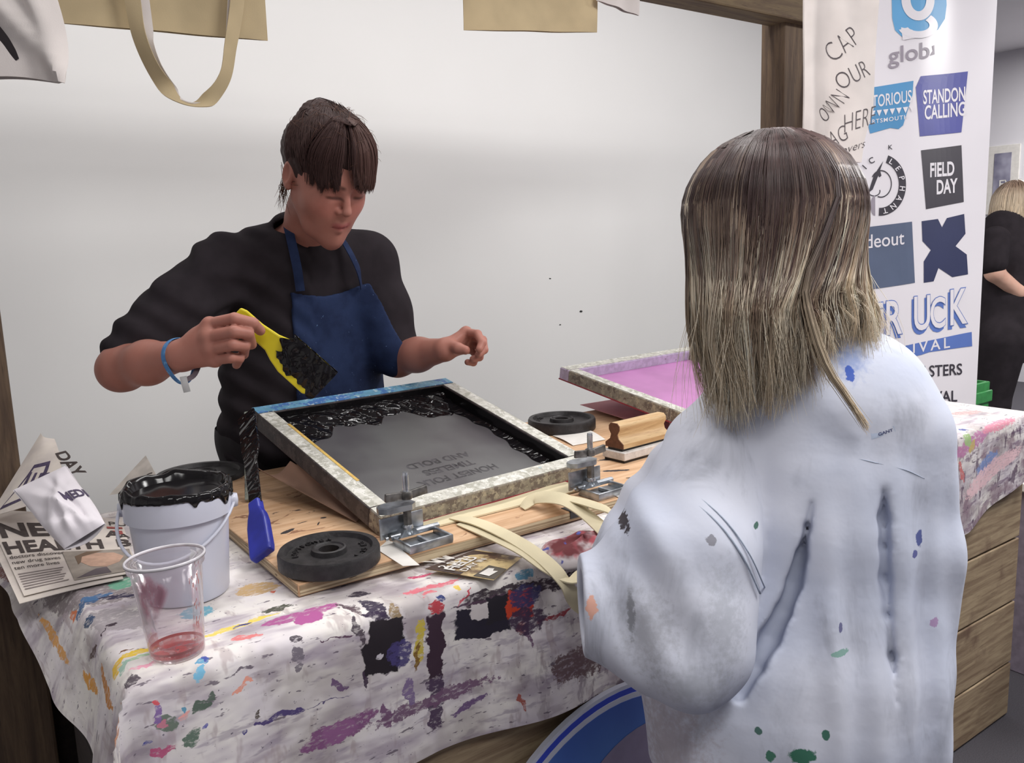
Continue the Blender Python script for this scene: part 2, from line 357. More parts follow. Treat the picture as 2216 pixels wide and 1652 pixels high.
B_ = [  # (side, A px, B px, half width m, colour, raggedness, rect)
 ('T', (300, 1285), (0, 1275), .05, srgb(150, 140, 142), .9, 0), ('T', (180, 1330), (330, 1350), .035, srgb(168, 160, 164), 1.2, 0),
 ('T', (120, 1325), (210, 1290), .012, srgb(70, 100, 140), 1.6, 0), ('T', (165, 1300), (245, 1280), .010, srgb(80, 120, 165), 1.6, 0),
 ('T', (150, 1350), (200, 1330), .012, srgb(60, 80, 110), 1.8, 0), ('T', (250, 1265), (285, 1255), .022, srgb(120, 185, 155), 1.4, 0),
 ('T', (98, 1318), (132, 1310), .013, srgb(222, 128, 84), .6, 0), ('T', (215, 1290), (330, 1285), .008, srgb(60, 55, 80), 1.4, 0),
 ('T', (232, 1358), (250, 1350), .006, srgb(60, 46, 56), .4, 0), ('T', (208, 1378), (232, 1360), .0012, srgb(60, 46, 56), .2, 0),
 ('T', (108, 1395), (175, 1388), .006, srgb(96, 78, 76), .8, 0),
 ('T', (390, 1330), (465, 1322), .020, srgb(110, 170, 190), 1.2, 0), ('T', (510, 1285), (600, 1265), .026, srgb(196, 164, 118), 1.0, 0),
 ('T', (560, 1330), (640, 1312), .008, srgb(80, 82, 70), 1.4, 0), ('T', (585, 1285), (600, 1280), .006, srgb(214, 110, 84), .8, 0),
 # yellow band that turns over the corner
 ('T', (250, 1432), (345, 1402), .0085, srgb(236, 200, 60), .35, 0), ('T', (222, 1462), (262, 1424), .0095, srgb(232, 190, 66), .35, 0),
 ('L', (212, 1470), (238, 1570), .010, srgb(196, 132, 66), .8, 0), ('T', (430, 1385), (600, 1330), .006, srgb(238, 214, 96), 1.0, 0),
 ('T', (262, 1444), (330, 1420), .006, srgb(176, 206, 172), .7, 0), ('T', (250, 1462), (275, 1436), .006, srgb(168, 200, 184), .7, 0),
 ('T', (278, 1462), (340, 1446), .003, srgb(238, 170, 190), 1.0, 0), ('T', (290, 1410), (255, 1420), .0018, srgb(120, 80, 50), 1.2, 0),
 ('L', (100, 1430), (140, 1500), .010, srgb(222, 164, 96), .8, 0), ('L', (158, 1518), (186, 1552), .012, srgb(226, 160, 70), .8, 0),
 ('L', (40, 1350), (60, 1370), .020, srgb(150, 110, 104), 1.2, 0), ('L', (262, 1540), (270, 1640), .008, srgb(206, 150, 120), 1.0, 0),
 ('T', (268, 1482), (290, 1470), .010, srgb(84, 74, 84), 1.4, 0),
 ('T', (500, 1362), (545, 1348), .004, srgb(70, 74, 140), .9, 0), ('T', (495, 1393), (572, 1376), .006, srgb(226, 130, 130), .35, 0),
 ('T', (560, 1362), (735, 1312), .0125, srgb(176, 92, 150), .35, 0), ('T', (640, 1356), (700, 1330), .014, srgb(182, 98, 156), .3, 0),
 ('T', (735, 1312), (790, 1330), .006, srgb(90, 70, 80), 1.6, 0),
 ('T', (745, 1295), (800, 1283), .009, srgb(58, 48, 62), 1.5, 0), ('T', (780, 1300), (835, 1325), .012, srgb(56, 46, 70), 1.5, 0),
 ('F', (800, 1340), (845, 1350), .012, srgb(62, 50, 74), 1.7, 0), ('F', (858, 1308), (862, 1370), .008, srgb(150, 128, 96), .6, 0),
 ('F', (700, 1405), (770, 1392), .002, srgb(90, 60, 84), .8, 0), ('F', (770, 1340), (785, 1420), .005, srgb(80, 70, 80), 1.4, 0),
 # black blocks on the front
 ('F', (806, 1402), (866, 1388), .026, K, .25, 1), ('F', (800, 1452), (852, 1440), .027, K, .30, 1), ('F', (836, 1372), (852, 1368), .012, K, .3, 1),
 ('F', (845, 1442), (885, 1432), .020, srgb(76, 68, 120), .9, 0), ('F', (820, 1445), (826, 1443), .005, srgb(206, 200, 208), .5, 0), ('F', (790, 1480), (792, 1515), .003, srgb(70, 54, 74), .6, 0),
 ('F', (912, 1362), (908, 1462), .008, srgb(206, 184, 70), .8, 1), ('F', (908, 1420), (900, 1480), .005, srgb(130, 96, 50), 1.4, 0),
 ('F', (944, 1350), (944, 1500), .0135, srgb(66, 48, 62), .3, 1), ('F', (942, 1500), (946, 1620), .013, srgb(76, 56, 84), 1.0, 1),
 ('F', (935, 1318), (958, 1345), .012, srgb(190, 60, 72), .9, 0), ('F', (955, 1300), (965, 1312), .006, srgb(50, 64, 128), .8, 0),
 ('F', (925, 1290), (960, 1280), .006, srgb(224, 120, 130), 1.2, 0), ('T', (870, 1288), (1000, 1250), .008, srgb(226, 120, 134), 1.9, 0),
 ('T', (985, 1275), (995, 1265), .005, srgb(238, 206, 90), .6, 0), ('T', (880, 1250), (940, 1236), .006, srgb(210, 80, 120), 1.4, 0), ('T', (1010, 1290), (1020, 1265), .002, srgb(210, 70, 90), .8, 0),
 ('F', (1010, 1318), (1240, 1268), .012, srgb(58, 44, 56), .35, 1), ('F', (975, 1340), (1100, 1300), .003, srgb(88, 66, 84), 1.0, 0),
 ('F', (985, 1385), (1098, 1356), .022, srgb(46, 42, 56), .2, 1), ('F', (1000, 1362), (1012, 1358), .014, srgb(46, 42, 56), .2, 1),
 ('F', (1062, 1340), (1090, 1334), .022, srgb(46, 42, 50), .2, 1), ('F', (1000, 1405), (1075, 1385), .009, srgb(46, 42, 56), .3, 0),
 ('F', (1030, 1345), (1046, 1341), .013, srgb(214, 206, 206), .25, 1),
 ('F', (1098, 1330), (1146, 1318), .024, srgb(206, 74, 50), .3, 1), ('F', (1110, 1380), (1140, 1372), .008, srgb(200, 90, 74), 1.2, 0),
 ('F', (1130, 1300), (1140, 1420), .006, srgb(110, 80, 110), 1.6, 0), ('F', (1150, 1370), (1240, 1330), .003, srgb(150, 60, 70), 1.0, 0),
 ('T', (1128, 1262), (1200, 1240), .020, srgb(70, 66, 110), 1.0, 0), ('T', (1125, 1240), (1160, 1226), .010, srgb(96, 150, 180), .9, 0), ('T', (1160, 1280), (1250, 1258), .020, srgb(74, 56, 80), .8, 0),
 # long purple smears, green and blue blotches, one painted shadow
 ('F', (556, 1590), (664, 1556), .005, srgb(78, 64, 120), .9, 0), ('F', (664, 1556), (760, 1532), .0008, srgb(90, 80, 120), .4, 0),
 ('F', (655, 1655), (815, 1575), .016, srgb(134, 84, 130), .8, 0), ('F', (700, 1630), (770, 1600), .016, srgb(150, 100, 145), 1.0, 0), ('F', (825, 1560), (845, 1610), .006, srgb(120, 84, 120), 1.2, 0),
 ('F', (635, 1400), (655, 1396), .008, srgb(76, 68, 78), .8, 0), ('F', (640, 1420), (648, 1460), .009, srgb(120, 112, 124), 1.6, 0), ('F', (646, 1462), (650, 1485), .006, srgb(130, 122, 132), .8, 0),
 ('F', (722, 1500), (748, 1520), .006, srgb(110, 84, 120), 1.4, 0), ('F', (505, 1480), (560, 1460), .003, srgb(110, 100, 112), 1.4, 0), ('F', (498, 1528), (545, 1494), .003, srgb(236, 160, 140), .7, 0),
 ('F', (518, 1620), (530, 1610), .004, srgb(60, 54, 130), .9, 0), ('F', (556, 1575), (566, 1560), .003, srgb(80, 70, 60), .5, 0),
 ('F', (430, 1440), (462, 1430), .005, srgb(110, 170, 205), .9, 0), ('F', (430, 1496), (448, 1446), .006, srgb(116, 180, 212), .9, 0), ('F', (448, 1432), (456, 1428), .005, srgb(80, 90, 170), .8, 0),
 ('F', (424, 1552), (450, 1536), .010, srgb(86, 104, 92), .6, 0), ('F', (456, 1510), (462, 1530), .006, srgb(96, 110, 100), 1.2, 0), ('F', (390, 1572), (415, 1560), .005, srgb(236, 170, 165), .6, 0),
 ('F', (360, 1580), (370, 1590), .012, srgb(110, 124, 112), .9, 0), ('F', (338, 1545), (344, 1590), .005, srgb(140, 110, 170), .8, 0), ('F', (336, 1540), (340, 1545), .004, srgb(220, 90, 100), .5, 0),
 ('F', (345, 1590), (372, 1586), .006, srgb(206, 130, 150), 1.0, 0), ('F', (405, 1640), (425, 1600), .010, srgb(96, 118, 104), .7, 0), ('F', (316, 1620), (319, 1632), .004, srgb(70, 74, 160), .5, 0),
 ('F', (330, 1645), (372, 1636), .004, srgb(190, 90, 130), 1.2, 0), ('F', (435, 1600), (445, 1590), .003, srgb(110, 110, 180), .6, 0), ('F', (396, 1545), (400, 1560), .003, srgb(100, 160, 190), .8, 0),
 ('F', (815, 1600), (1060, 1500), .012, srgb(120, 90, 118), 2.0, 0), ('F', (975, 1590), (1050, 1540), .006, srgb(110, 84, 128), 1.2, 0), ('F', (1180, 1470), (1330, 1420), .030, srgb(110, 88, 92), 1.5, 0),  # the broad brown-grey blot paints in the customer's shadow
 ('F', (1110, 1530), (1122, 1560), .005, srgb(170, 90, 80), .8, 0), ('F', (880, 1500), (890, 1560), .008, srgb(130, 110, 150), 1.6, 0),
 # right-hand end of the cloth
 ('F', (2060, 1000), (2150, 935), .020, srgb(190, 130, 170), 1.6, 0), ('F', (2090, 975), (2100, 945), .018, srgb(160, 190, 130), .9, 0), ('F', (2095, 990), (2110, 960), .012, srgb(200, 180, 110), 1.0, 0),
 ('F', (2110, 1040), (2160, 1010), .028, srgb(130, 150, 200), 1.9, 0), ('F', (2072, 1010), (2080, 1055), .008, srgb(206, 120, 120), .9, 0), ('F', (2100, 930), (2110, 926), .010, srgb(90, 100, 160), .8, 0),
 ('F', (2085, 1080), (2200, 1010), .030, srgb(236, 200, 206), 1.4, 0), ('T', (2060, 900), (2120, 890), .02, srgb(200, 170, 170), 1.6, 0), ('F', (2130, 940), (2200, 915), .02, srgb(226, 150, 170), 1.6, 0),
]
def cloth_material(name, blobs):
    global m
    m = ClothMat(name, .85, spec=.25); uv = m.uv()
    u3 = m.scale(uv, 1.0)
    warp = m.n('VectorMath', {0: u3, 1: m.n('VectorMath', {0: m.n('VectorMath', {0: m.noise(u3, 38, 3, .6, out=1), 1: (.5, .5, .5)}, operation='SUBTRACT').outputs[0], 'Scale': .030}, operation='SCALE').outputs[0]}, operation='ADD').outputs[0]
    str_x0 = m.scale(u3, (.6, 1.2, 1))
    flat = m.n('VectorMath', {0: warp, 1: (1, 1, 0)}, operation='MULTIPLY').outputs[0]
    nz = m.math('SUBTRACT', m.noise(u3, 95, 6, .75), .5)
    m.holes = m.math('MULTIPLY_ADD', m.thr(m.noise(str_x0, 120, 4, .7), .36, .50), .62, .34); m.holes2 = m.thr(m.noise(str_x0, 90, 4, .7), .22, .30)
    c = m.mix(m.thr(m.noise(u3, 9, 4), .35, .7), srgb(242, 237, 231), srgb(226, 219, 224))
    # washed-out general staining, streaky along the cloth
    sx = m.n('SeparateXYZ', {0: uv}).outputs
    front = m.thr(sx[1], .0, -.05)
    right = m.thr(sx[0], .35, .95)
    def layer(c, col, vec, sc, th, w, op, seed, mask=None, det=3):
        v = m.n('Mapping', {'Vector': vec, 'Location': (seed, seed*.7, 0)}).outputs[0]
        k = m.thr(m.noise(v, sc, det, .65), th, th+w); k = m.math('MULTIPLY', k, op)
        if mask is not None: k = m.math('MULTIPLY', k, mask)
        return m.mix(k, c, col)
    str_x = m.scale(u3, (.45, 1.3, 1)); str_y = m.scale(u3, (1.5, .5, 1))
    c = layer(c, srgb(176, 164, 176), str_x, 14, .47, .2, .85, 3.1)
    c = layer(c, srgb(150, 138, 156), str_x, 38, .54, .10, .55, 17.7, front)
    c = layer(c, srgb(168, 150, 152), str_y, 24, .56, .10, .5, 27.7)
    c = layer(c, srgb(170, 158, 176), u3, 6, .46, .2, .45, 47.7, front)
    c = layer(c, srgb(160, 150, 150), u3, 7, .48, .15, .55, 52.3)
    c = layer(c, srgb(120, 96, 122), str_x, 30, .55, .08, .7, 9.7, m.math('MULTIPLY', front, right))
    c = layer(c, srgb(90, 66, 92), str_y, 26, .53, .07, .8, 14.3, m.math('MULTIPLY', front, right))
    c = layer(c, srgb(150, 128, 140), u3, 9, .48, .14, .8, 21.1, m.math('MULTIPLY', front, m.thr(sx[0], .6, .9)))
    c = layer(c, srgb(96, 84, 100), str_x, 60, .63, .04, .8, 5.5, None, 3)
    c = layer(c, srgb(78, 70, 92), u3, 130, .67, .03, .8, 7.7, None, 3)
    c = layer(c, srgb(70, 110, 150), str_x, 22, .72, .03, .65, 33.3)
    c = layer(c, srgb(226, 130, 130), str_x, 20, .735, .03, .6, 41.1)
    c = layer(c, srgb(236, 206, 90), str_x, 16, .74, .03, .6, 57.9)
    c = layer(c, srgb(110, 140, 120), u3, 18, .74, .03, .6, 63.2)
    c = layer(c, srgb(150, 80, 140), str_x, 15, .735, .03, .6, 71.9)
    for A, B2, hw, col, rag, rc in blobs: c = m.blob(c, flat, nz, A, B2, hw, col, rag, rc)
    m.color(c); m.bump(m.noise(u3, 7, 4), .5, .012)
    return m.m
BL = [({'T': ct_, 'F': cf_, 'L': cl_}[q[0]](*q[1]), {'T': ct_, 'F': cf_, 'L': cl_}[q[0]](*q[2]), q[3], q[4], q[5], bool(q[6])) for q in B_]
ZONES = [(a, b, -.004, 9) for a, b in ((-9, .12), (.12, .28), (.28, .6), (.6, 9))]+[(a, b, -9, -.004) for a, b in ((-9, .1), (.1, .24), (.24, .36), (.36, .46), (.46, .62), (.62, 9))]
def in_zone(q, z):
    r = q[2]*2+.012; x0, x1 = min(q[0][0], q[1][0])-r, max(q[0][0], q[1][0])+r; y0, y1 = min(q[0][1], q[1][1])-r, max(q[0][1], q[1][1])+r
    return x1 > z[0] and x0 < z[1] and y1 > z[2] and y0 < z[3]
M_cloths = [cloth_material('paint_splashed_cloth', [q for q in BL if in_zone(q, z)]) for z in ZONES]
SX0, SX1, ST0, ST1 = -.20, TX+.17, -.275, TD+.05
def cloth_pt(s, t):
    a = max(0., -s); a2 = max(0., s-TX); b = max(0., -t); b2 = max(0., t-TD)
    x = min(max(s, 0), TX); y = min(max(t, 0), TD); z = CB
    # front hem varies: long on the left, rising at the right corner
    if b > 0 or a > 0 or a2 > 0 or b2 > 0:
        fl = np.interp(y, (0, .12, .30, .45, .76), (.22, .20, .38, .85, 1.0))          # outward flare of the left side
        hemL = np.interp(y, (-.1, 0, .12, .30, .45, .9), (.17, .165, .15, .135, .085, .10))
        hemF = np.interp(x, (0, .4, .8, 1.6, 1.95, 2.15, 2.3), (.26, .25, .27, .28, .27, .22, .17))
        aa = a/.20*hemL; bb = b/.275*hemF; a3 = a2/.17*.16
        r = .014
        def over(q): return (r*(1-math.exp(-q/r)), max(0., q-r*(1-math.exp(-q/r))*.75))
        if a > 0 and b > 0:
            dr = max(aa, bb)+.25*min(aa, bb); mn = min(aa, bb); o1, _ = over(aa); o2, _ = over(bb)
            x = -o1-.30*mn; y = -o2-.30*mn; z -= over(dr)[1]
        elif a2 > 0 and b > 0:
            dr = max(a3, bb)+.2*min(a3, bb); mn = min(a3, bb); x = TX+over(a3)[0]+.3*mn; y = -over(bb)[0]-.3*mn; z -= over(dr)[1]
        elif b > 0:
            o2, d2 = over(bb); w = bb/.26; y = -o2 - w*(.010+.009*math.sin(x*11+1.0)+.006*math.sin(x*23+.4)) ; z -= d2
        elif a > 0:
            o1, d1 = over(aa); x = -o1*.6-aa*fl; z -= d1*math.sqrt(max(.05, 1-min(.95, fl*fl*.6)))
            x -= .004*math.sin(y*30)*aa/.1
        elif a2 > 0:
            o1, d1 = over(a3); x = TX+o1+.1*a3; z -= d1
        else:
            o2, d2 = over(b2); y = TD+o2; z -= d2
    else:
        z += .0022*math.sin(s*9+t*5)*math.sin(t*13+.6)+.002*math.sin(s*21+2)*math.sin(t*17)
        # soft ridge in front of the board
        z += .006*math.exp(-((t-.035)/.03)**2)*(.5+.5*math.sin(s*7+2))
    return np.array((x, y, z))
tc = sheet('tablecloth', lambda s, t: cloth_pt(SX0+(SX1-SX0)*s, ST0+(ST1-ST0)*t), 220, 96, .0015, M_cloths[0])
for l in tc.data.uv_layers[0].data: l.uv = (SX0+(SX1-SX0)*l.uv[0], ST0+(ST1-ST0)*l.uv[1])
for q in M_cloths[1:]: tc.data.materials.append(q)
_uv = tc.data.uv_layers[0].data
for pg in tc.data.polygons:
    cu_ = sum((np.array(_uv[i].uv) for i in pg.loop_indices))/pg.loop_total
    for zi, z in enumerate(ZONES):
        if z[0] <= cu_[0] < z[1] and z[2] <= cu_[1] < z[3]: pg.material_index = zi
tag(tc, 'white cotton cloth covered in colourful paint smears draped over the counter', 'tablecloth')
# ------------------------------------------------------------------ plywood printing board
m = Mat('plywood', .65); o_ = m.obj(); v_ = m.scale(o_, (1.0, 9, 9)); n_ = m.noise(v_, 7, 5, .6, dist=.5)
c_ = m.mix(m.thr(n_, .3, .7), srgb(222, 186, 150), srgb(196, 154, 116))
for sd, th, col in ((2, .69, srgb(60, 46, 46)), (5, .66, srgb(150, 108, 80)), (9, .715, srgb(52, 42, 44))):
    c_ = m.mix(m.thr(m.noise(m.n('Mapping', {'Vector': o_, 'Location': (sd, sd*.6, 0), 'Scale': (1, 1.6, .3)}).outputs[0], 13, 4, .6, dist=.7), th, th+.03), c_, col)
# explicit black ink marks
for (px, py, rx, ry, an) in ((622, 1158, .020, .0065, .5), (655, 1138, .012, .002, .2), (690, 1140, .010, .0015, 1.0), (1330, 1025, .035, .007, -.55), (1372, 1040, .02, .005, -.4), (1318, 1000, .03, .008, -.3), (700, 1128, .006, .004, 0)):
    q = onz(px, py, .922)
    mp = m.n('Mapping', {'Vector': o_, 'Location': tuple(q), 'Rotation': (0, 0, an), 'Scale': (rx, ry, .02)}, vector_type='TEXTURE').outputs[0]
    d_ = m.math('MULTIPLY_ADD', m.math('SUBTRACT', m.noise(o_, 90, 4), .5), 1.3, m.n('VectorMath', {0: mp}, operation='LENGTH').outputs['Value'])
    c_ = m.mix(m.thr(d_, 1.05, .9), c_, (.03, .024, .026))
m.color(c_); m.bump(n_, .1, .001); M_ply = m.m
m = Mat('plywood_edge', .7); o_ = m.obj(); w_ = m.noise(m.scale(o_, (3, 3, 260)), 1.0, 2); c_ = m.mix(m.thr(w_, .42, .58), srgb(206, 188, 156), srgb(150, 128, 100))
m.color(m.mix(m.thr(m.noise(m.scale(o_, (20, 20, 160)), 1, 3), .66, .7), c_, srgb(80, 62, 48))); M_plye = m.m
M_tape = plain('black_tape', (.03, .028, .03), .5)
BZ0, BZ1 = .909, .928
bd = thing('plywood_board', 'scuffed plywood printing board lying on the painted cloth', 'board', (.9, .45, BZ0))
BX0, BX1, BY0, BY1 = .247, 1.62, .103, .775
MB().box(((BX0+BX1)/2, (BY0+BY1)/2, (BZ0+BZ1)/2), (BX1-BX0, BY1-BY0, BZ1-BZ0), bev=.0012).build('board', M_ply, bd)
MB().box(((BX0+BX1)/2, BY0-.0004, (BZ0+BZ1)/2), (BX1-BX0-.004, .0012, BZ1-BZ0-.004)).build('ply_edge', M_plye, bd)
MB().box((BX0-.0004, (BY0+BY1)/2, (BZ0+BZ1)/2), (.0012, BY1-BY0-.004, BZ1-BZ0-.004)).build('ply_edge', M_plye, bd)
tp = MB().box((.775, BY0+.010, BZ1+.0006), (.042, .028, .0012)); tp.box((.775, BY0-.0016, BZ1-.006), (.042, .0014, .014)); tp.build('tape_patch', M_tape, bd)
# ------------------------------------------------------------------ screens
M_frame = painty('paint_crusted_frame', srgb(204, 202, 192), [(srgb(164, 162, 150), 26, .5, 1), (srgb(222, 220, 214), 45, .52, 2), (srgb(140, 178, 194), 18, .69, 3), (srgb(220, 196, 150), 14, .68, 4), (srgb(96, 90, 90), 60, .69, 5), (srgb(206, 150, 156), 20, .75, 6), (srgb(130, 132, 118), 24, .66, 7)], .6)
M_frameside = painty('ink_stained_frame_side', srgb(150, 142, 128), [(srgb(104, 92, 86), 22, .50, 1), (srgb(172, 162, 142), 40, .53, 2), (srgb(96, 70, 66), 26, .6, 3), (srgb(90, 110, 116), 20, .68, 4), (srgb(60, 50, 52), 30, .64, 5), (srgb(186, 176, 158), 50, .66, 6)], .6)
M_framedark = painty('dark_inked_wood', srgb(84, 74, 74), [(srgb(56, 48, 50), 22, .45, 1), (srgb(120, 110, 100), 36, .64, 2), (srgb(44, 38, 40), 40, .56, 3)], .55)
M_blueedge = painty('blue_painted_edge', srgb(120, 176, 206), [(srgb(70, 110, 180), 16, .5, 1, (1, 1, 1)), (srgb(206, 222, 226), 40, .58, 2), (srgb(60, 56, 70), 18, .62, 3)], .5)
M_yellowedge = painty('yellow_masking_strip', srgb(222, 186, 100), [(srgb(200, 160, 84), 40, .5, 1), (srgb(150, 130, 90), 30, .68, 2)], .6)
M_ink = plain('wet_black_ink', (.010, .009, .010), .14, var=.05, bump=.0, spec=.3)
m = Mat('wet_black_ink_ridges', .10, spec=.35); o_ = m.obj(); m.color((.008, .007, .008)); m.bump(m.noise(m.scale(o_, (24, 56, 40)), 1.0, 1, .5, dist=.6), .75, .010); M_inkr = m.m
m = Mat('grey_mesh', .38); o_ = m.obj()
n_ = m.noise(o_, 5, 3); n2 = m.noise(m.scale(o_, (260, 260, 260)), 3, 2)
m.color(m.mix(m.thr(n_, .3, .72), srgb(98, 98, 98), srgb(74, 70, 74))); m.bump(n2, .25, .0006); M_mesh = m.m
M_print = plain('dark_stencil_lettering', srgb(70, 68, 72), .38, var=.3, sc=60)
M_red = plain('red_gum_edge', srgb(150, 50, 62), .6)
def screen(t, o, ex, ey, Wd, L, rw, th, tops, sides, meshmat, inner):
    """rails of a printing frame; o = front-left top corner, ex/ey unit along width / depth"""
    ex, ey = unit(ex), unit(ey); n = unit(np.cross(ex, ey)); R = np.stack([ex, ey, n], 1); out = []
    segs = [((Wd/2, rw/2), (Wd, rw)), ((Wd/2, L-rw/2), (Wd, rw)), ((rw/2, L/2), (rw, L-2*rw)), ((Wd-rw/2, L/2), (rw, L-2*rw))]
    for k, ((a, b), (sa, sb)) in enumerate(segs):
        q = MB().box(o+ex*a+ey*b-n*th/2, (sa, sb, th), R, bev=.0025).build('rail', sides[k], t); out.append(q)
        # painted face on top of the rail
        MB().box(o+ex*a+ey*b+n*.0006, (sa-.004, sb-.004, .0012), R).build('painted_face', tops[k], q)
    mz = -th+.004
    MB().box(o+ex*Wd/2+ey*L/2+n*mz, (Wd-2*rw+.004, L-2*rw+.004, .0012), R).build('mesh', meshmat, t)
    def S(x, y, l): return o+ex*x+ey*y+n*(mz+.0006+l)
    return S, n, R
FT = .036
yw, tl = .081, .235
ex1 = np.array((math.cos(yw), math.sin(yw), 0)); ey1 = np.array((-math.sin(yw)*math.cos(tl), math.cos(yw)*math.cos(tl), math.sin(tl)))
so = np.array((.432, .205, .962)); SW, SL, RW = .504, .521, .036
sc1 = thing('printing_screen', 'large wooden printing screen with black ink propped up on the board', 'screen', (.66, .45, .94))
S1, n1, R1 = screen(sc1, so, ex1, ey1, SW, SL, RW, FT, [M_frame, M_blueedge, M_frame, M_frame], [M_frameside, M_framedark, M_framedark, M_framedark], M_mesh, None)
def S1f(x, y, l): return so+ex1*x+ey1*y+n1*l
MB().box(S1f(RW-.003, SL*.52, .0012), (.006, .28, .0016), R1).build('yellow_strip', M_yellowedge, sc1)
MB().box(S1f(SW/2-.01, -.0005, -FT+.004), (SW*.86, .002, .005), R1).build('red_edge', M_red, sc1)
# ink: inner walls blackened, ridge of ink at the back and along both sides
ik = MB()
ik.box(S1f(SW-RW-.0012, SL/2, -FT/2-.001), (.0024, SL-2*RW, FT-.004), R1)
ik.box(S1f(SW/2, SL-RW-.0012, -FT/2-.001), (SW-2*RW, .0024, FT-.003), R1)
ik.box(S1f(RW+.0012, SL/2+.06, -FT/2-.004), (.0024, SL-2*RW-.16, FT-.012), R1)
ik.build('inked_inner_wall', M_ink, sc1)
rnd = np.random.RandomState(3)
def ridge(s, t):
    x = RW+.004+(SW-2*RW-.008)*s; w = .075+.018*math.sin(s*7+1)+.02*math.sin(s*17)+.008*math.sin(s*43)
    y = SL-RW-.003-w*(1-t); h = .011*math.sin(math.pi*min(1, t*1.05))**.6*(.55+.3*math.sin(s*31+t*9)+.25*math.sin(s*77+2*t*7))+.016*t**2
    return S1(x, y, max(.0004, h))
sheet('ink_ridge', ridge, 120, 22, .0012, M_inkr, sc1)
def smear(s, t):
    y = RW+.05+(SL-2*RW-.10)*s; w = .020+.006*math.sin(s*9)+.004*math.sin(s*31); return S1(SW-RW-.003-w*(1-t), y, .0006+.004*t*t)
sheet('ink_smear', smear, 50, 6, .0008, M_inkr, sc1)
def smear2(s, t):
    y = SL*.52+(SL*.40)*s; w = .012+.075*s**2+.004*math.sin(s*25); return S1(RW+.003+w*t, y, .0006+.003*(1-t)**2)
sheet('ink_smear', smear2, 40, 6, .0008, M_inkr, sc1)
def smear3(s, t):
    x = RW+.10+(SW-2*RW-.14)*s; w = .012+.004*math.sin(s*23)+.003*math.sin(s*61); return S1(x, RW+.002+w*t, .0006)
sheet('ink_smear', smear3, 60, 2, .0006, plain('dry_dark_ink', srgb(58, 58, 56), .5, sc=200, var=.3), sc1)
# stencil lettering, mirrored and upside down as it is seen from behind the screen
_d = ray(965, 1008); _p = CAM+_d*(((S1(0, 0, 0)-CAM)@n1)/(_d@n1)); _tx, _ty = (_p-so)@ex1, (_p-so)@ey1
letters('stencil_lettering', [('HONEST FOLK', .0, .036, .030, .03, dict(align='CENTER', sx=.95)), ('TIMELESS', .0, .0, .030, .03, dict(align='CENTER', sx=1.0)), ('AND BOLD', .0, -.036, .030, .03, dict(align='CENTER', sx=1.0))], lambda x, y, l: S1(_tx-x, _ty-y, l), M_print, sc1, .0002)
# ------------------------------------------------------------------ second, pink screen at the back right
M_pinkmesh = plain('pink_mesh', srgb(196, 134, 188), .5, var=.07, sc=8)
M_lilac = painty('lilac_stained_rail', srgb(196, 180, 206), [(srgb(110, 84, 96), 26, .66, 1), (srgb(60, 46, 54), 40, .70, 2)], .5)
o2 = ony(1212, 795, .62); o2 = onz(1212, 795, 1.062)
c2 = onz(1489, 751, 1.062); e2x = unit(c2-o2)           # its back edge runs to the right
FLp = onz(1500, 902, .962)
e2y = unit(np.cross(np.array((0, 0, 1.)), e2x)); e2y = unit(e2y*math.cos(.17)+np.array((0, 0, math.sin(.17))))
W2 = float(np.linalg.norm(c2-o2)); L2 = .60
sc2 = thing('printing_screen', 'wooden printing screen with pink mesh behind the blonde customer', 'screen', tuple(o2-e2y*L2/2-ZH*.06))
S2, n2v, R2 = screen(sc2, o2-e2y*L2, e2x, e2y, W2, L2, .036, .034, [M_frame]*4, [M_frameside, M_lilac, M_frameside, M_frameside], M_pinkmesh, None)
MB().box(o2-e2y*L2/2-n2v*.033-e2x*.0006, (.002, L2, .003), R2).build('red_edge', M_red, sc2)
rl = MB().box(o2+e2x*W2/2-e2y*.037-n2v*.016, (W2-.075, .0016, .026), R2); rl.build('lilac_inner_face', M_lilac, sc2)
# ------------------------------------------------------------------ pink paper under it
M_pink = plain('pink_paper', srgb(226, 156, 160), .7, var=.06, sc=12)
pk = [onz(1262, 872, .95), onz(1292, 893, .932), onz(1452, 936, .932), onz(1560, 880, .932), onz(1400, 845, .96)]
p0, p1, p2, p3 = onz(1255, 876, .945), onz(1448, 938, .933), onz(1640, 900, .933), onz(1420, 850, .94)
pp = sheet('pink_paper_sheet', lambda s, t: (p0*(1-s)+p1*s)*(1-t)+(p3*(1-s)+p2*s)*t+ZH*.010*math.sin(math.pi*t)*math.sin(math.pi*s), 12, 12, .0008, M_pink)
tag(pp, 'sheet of pink paper lying under the pink printing screen', 'paper')
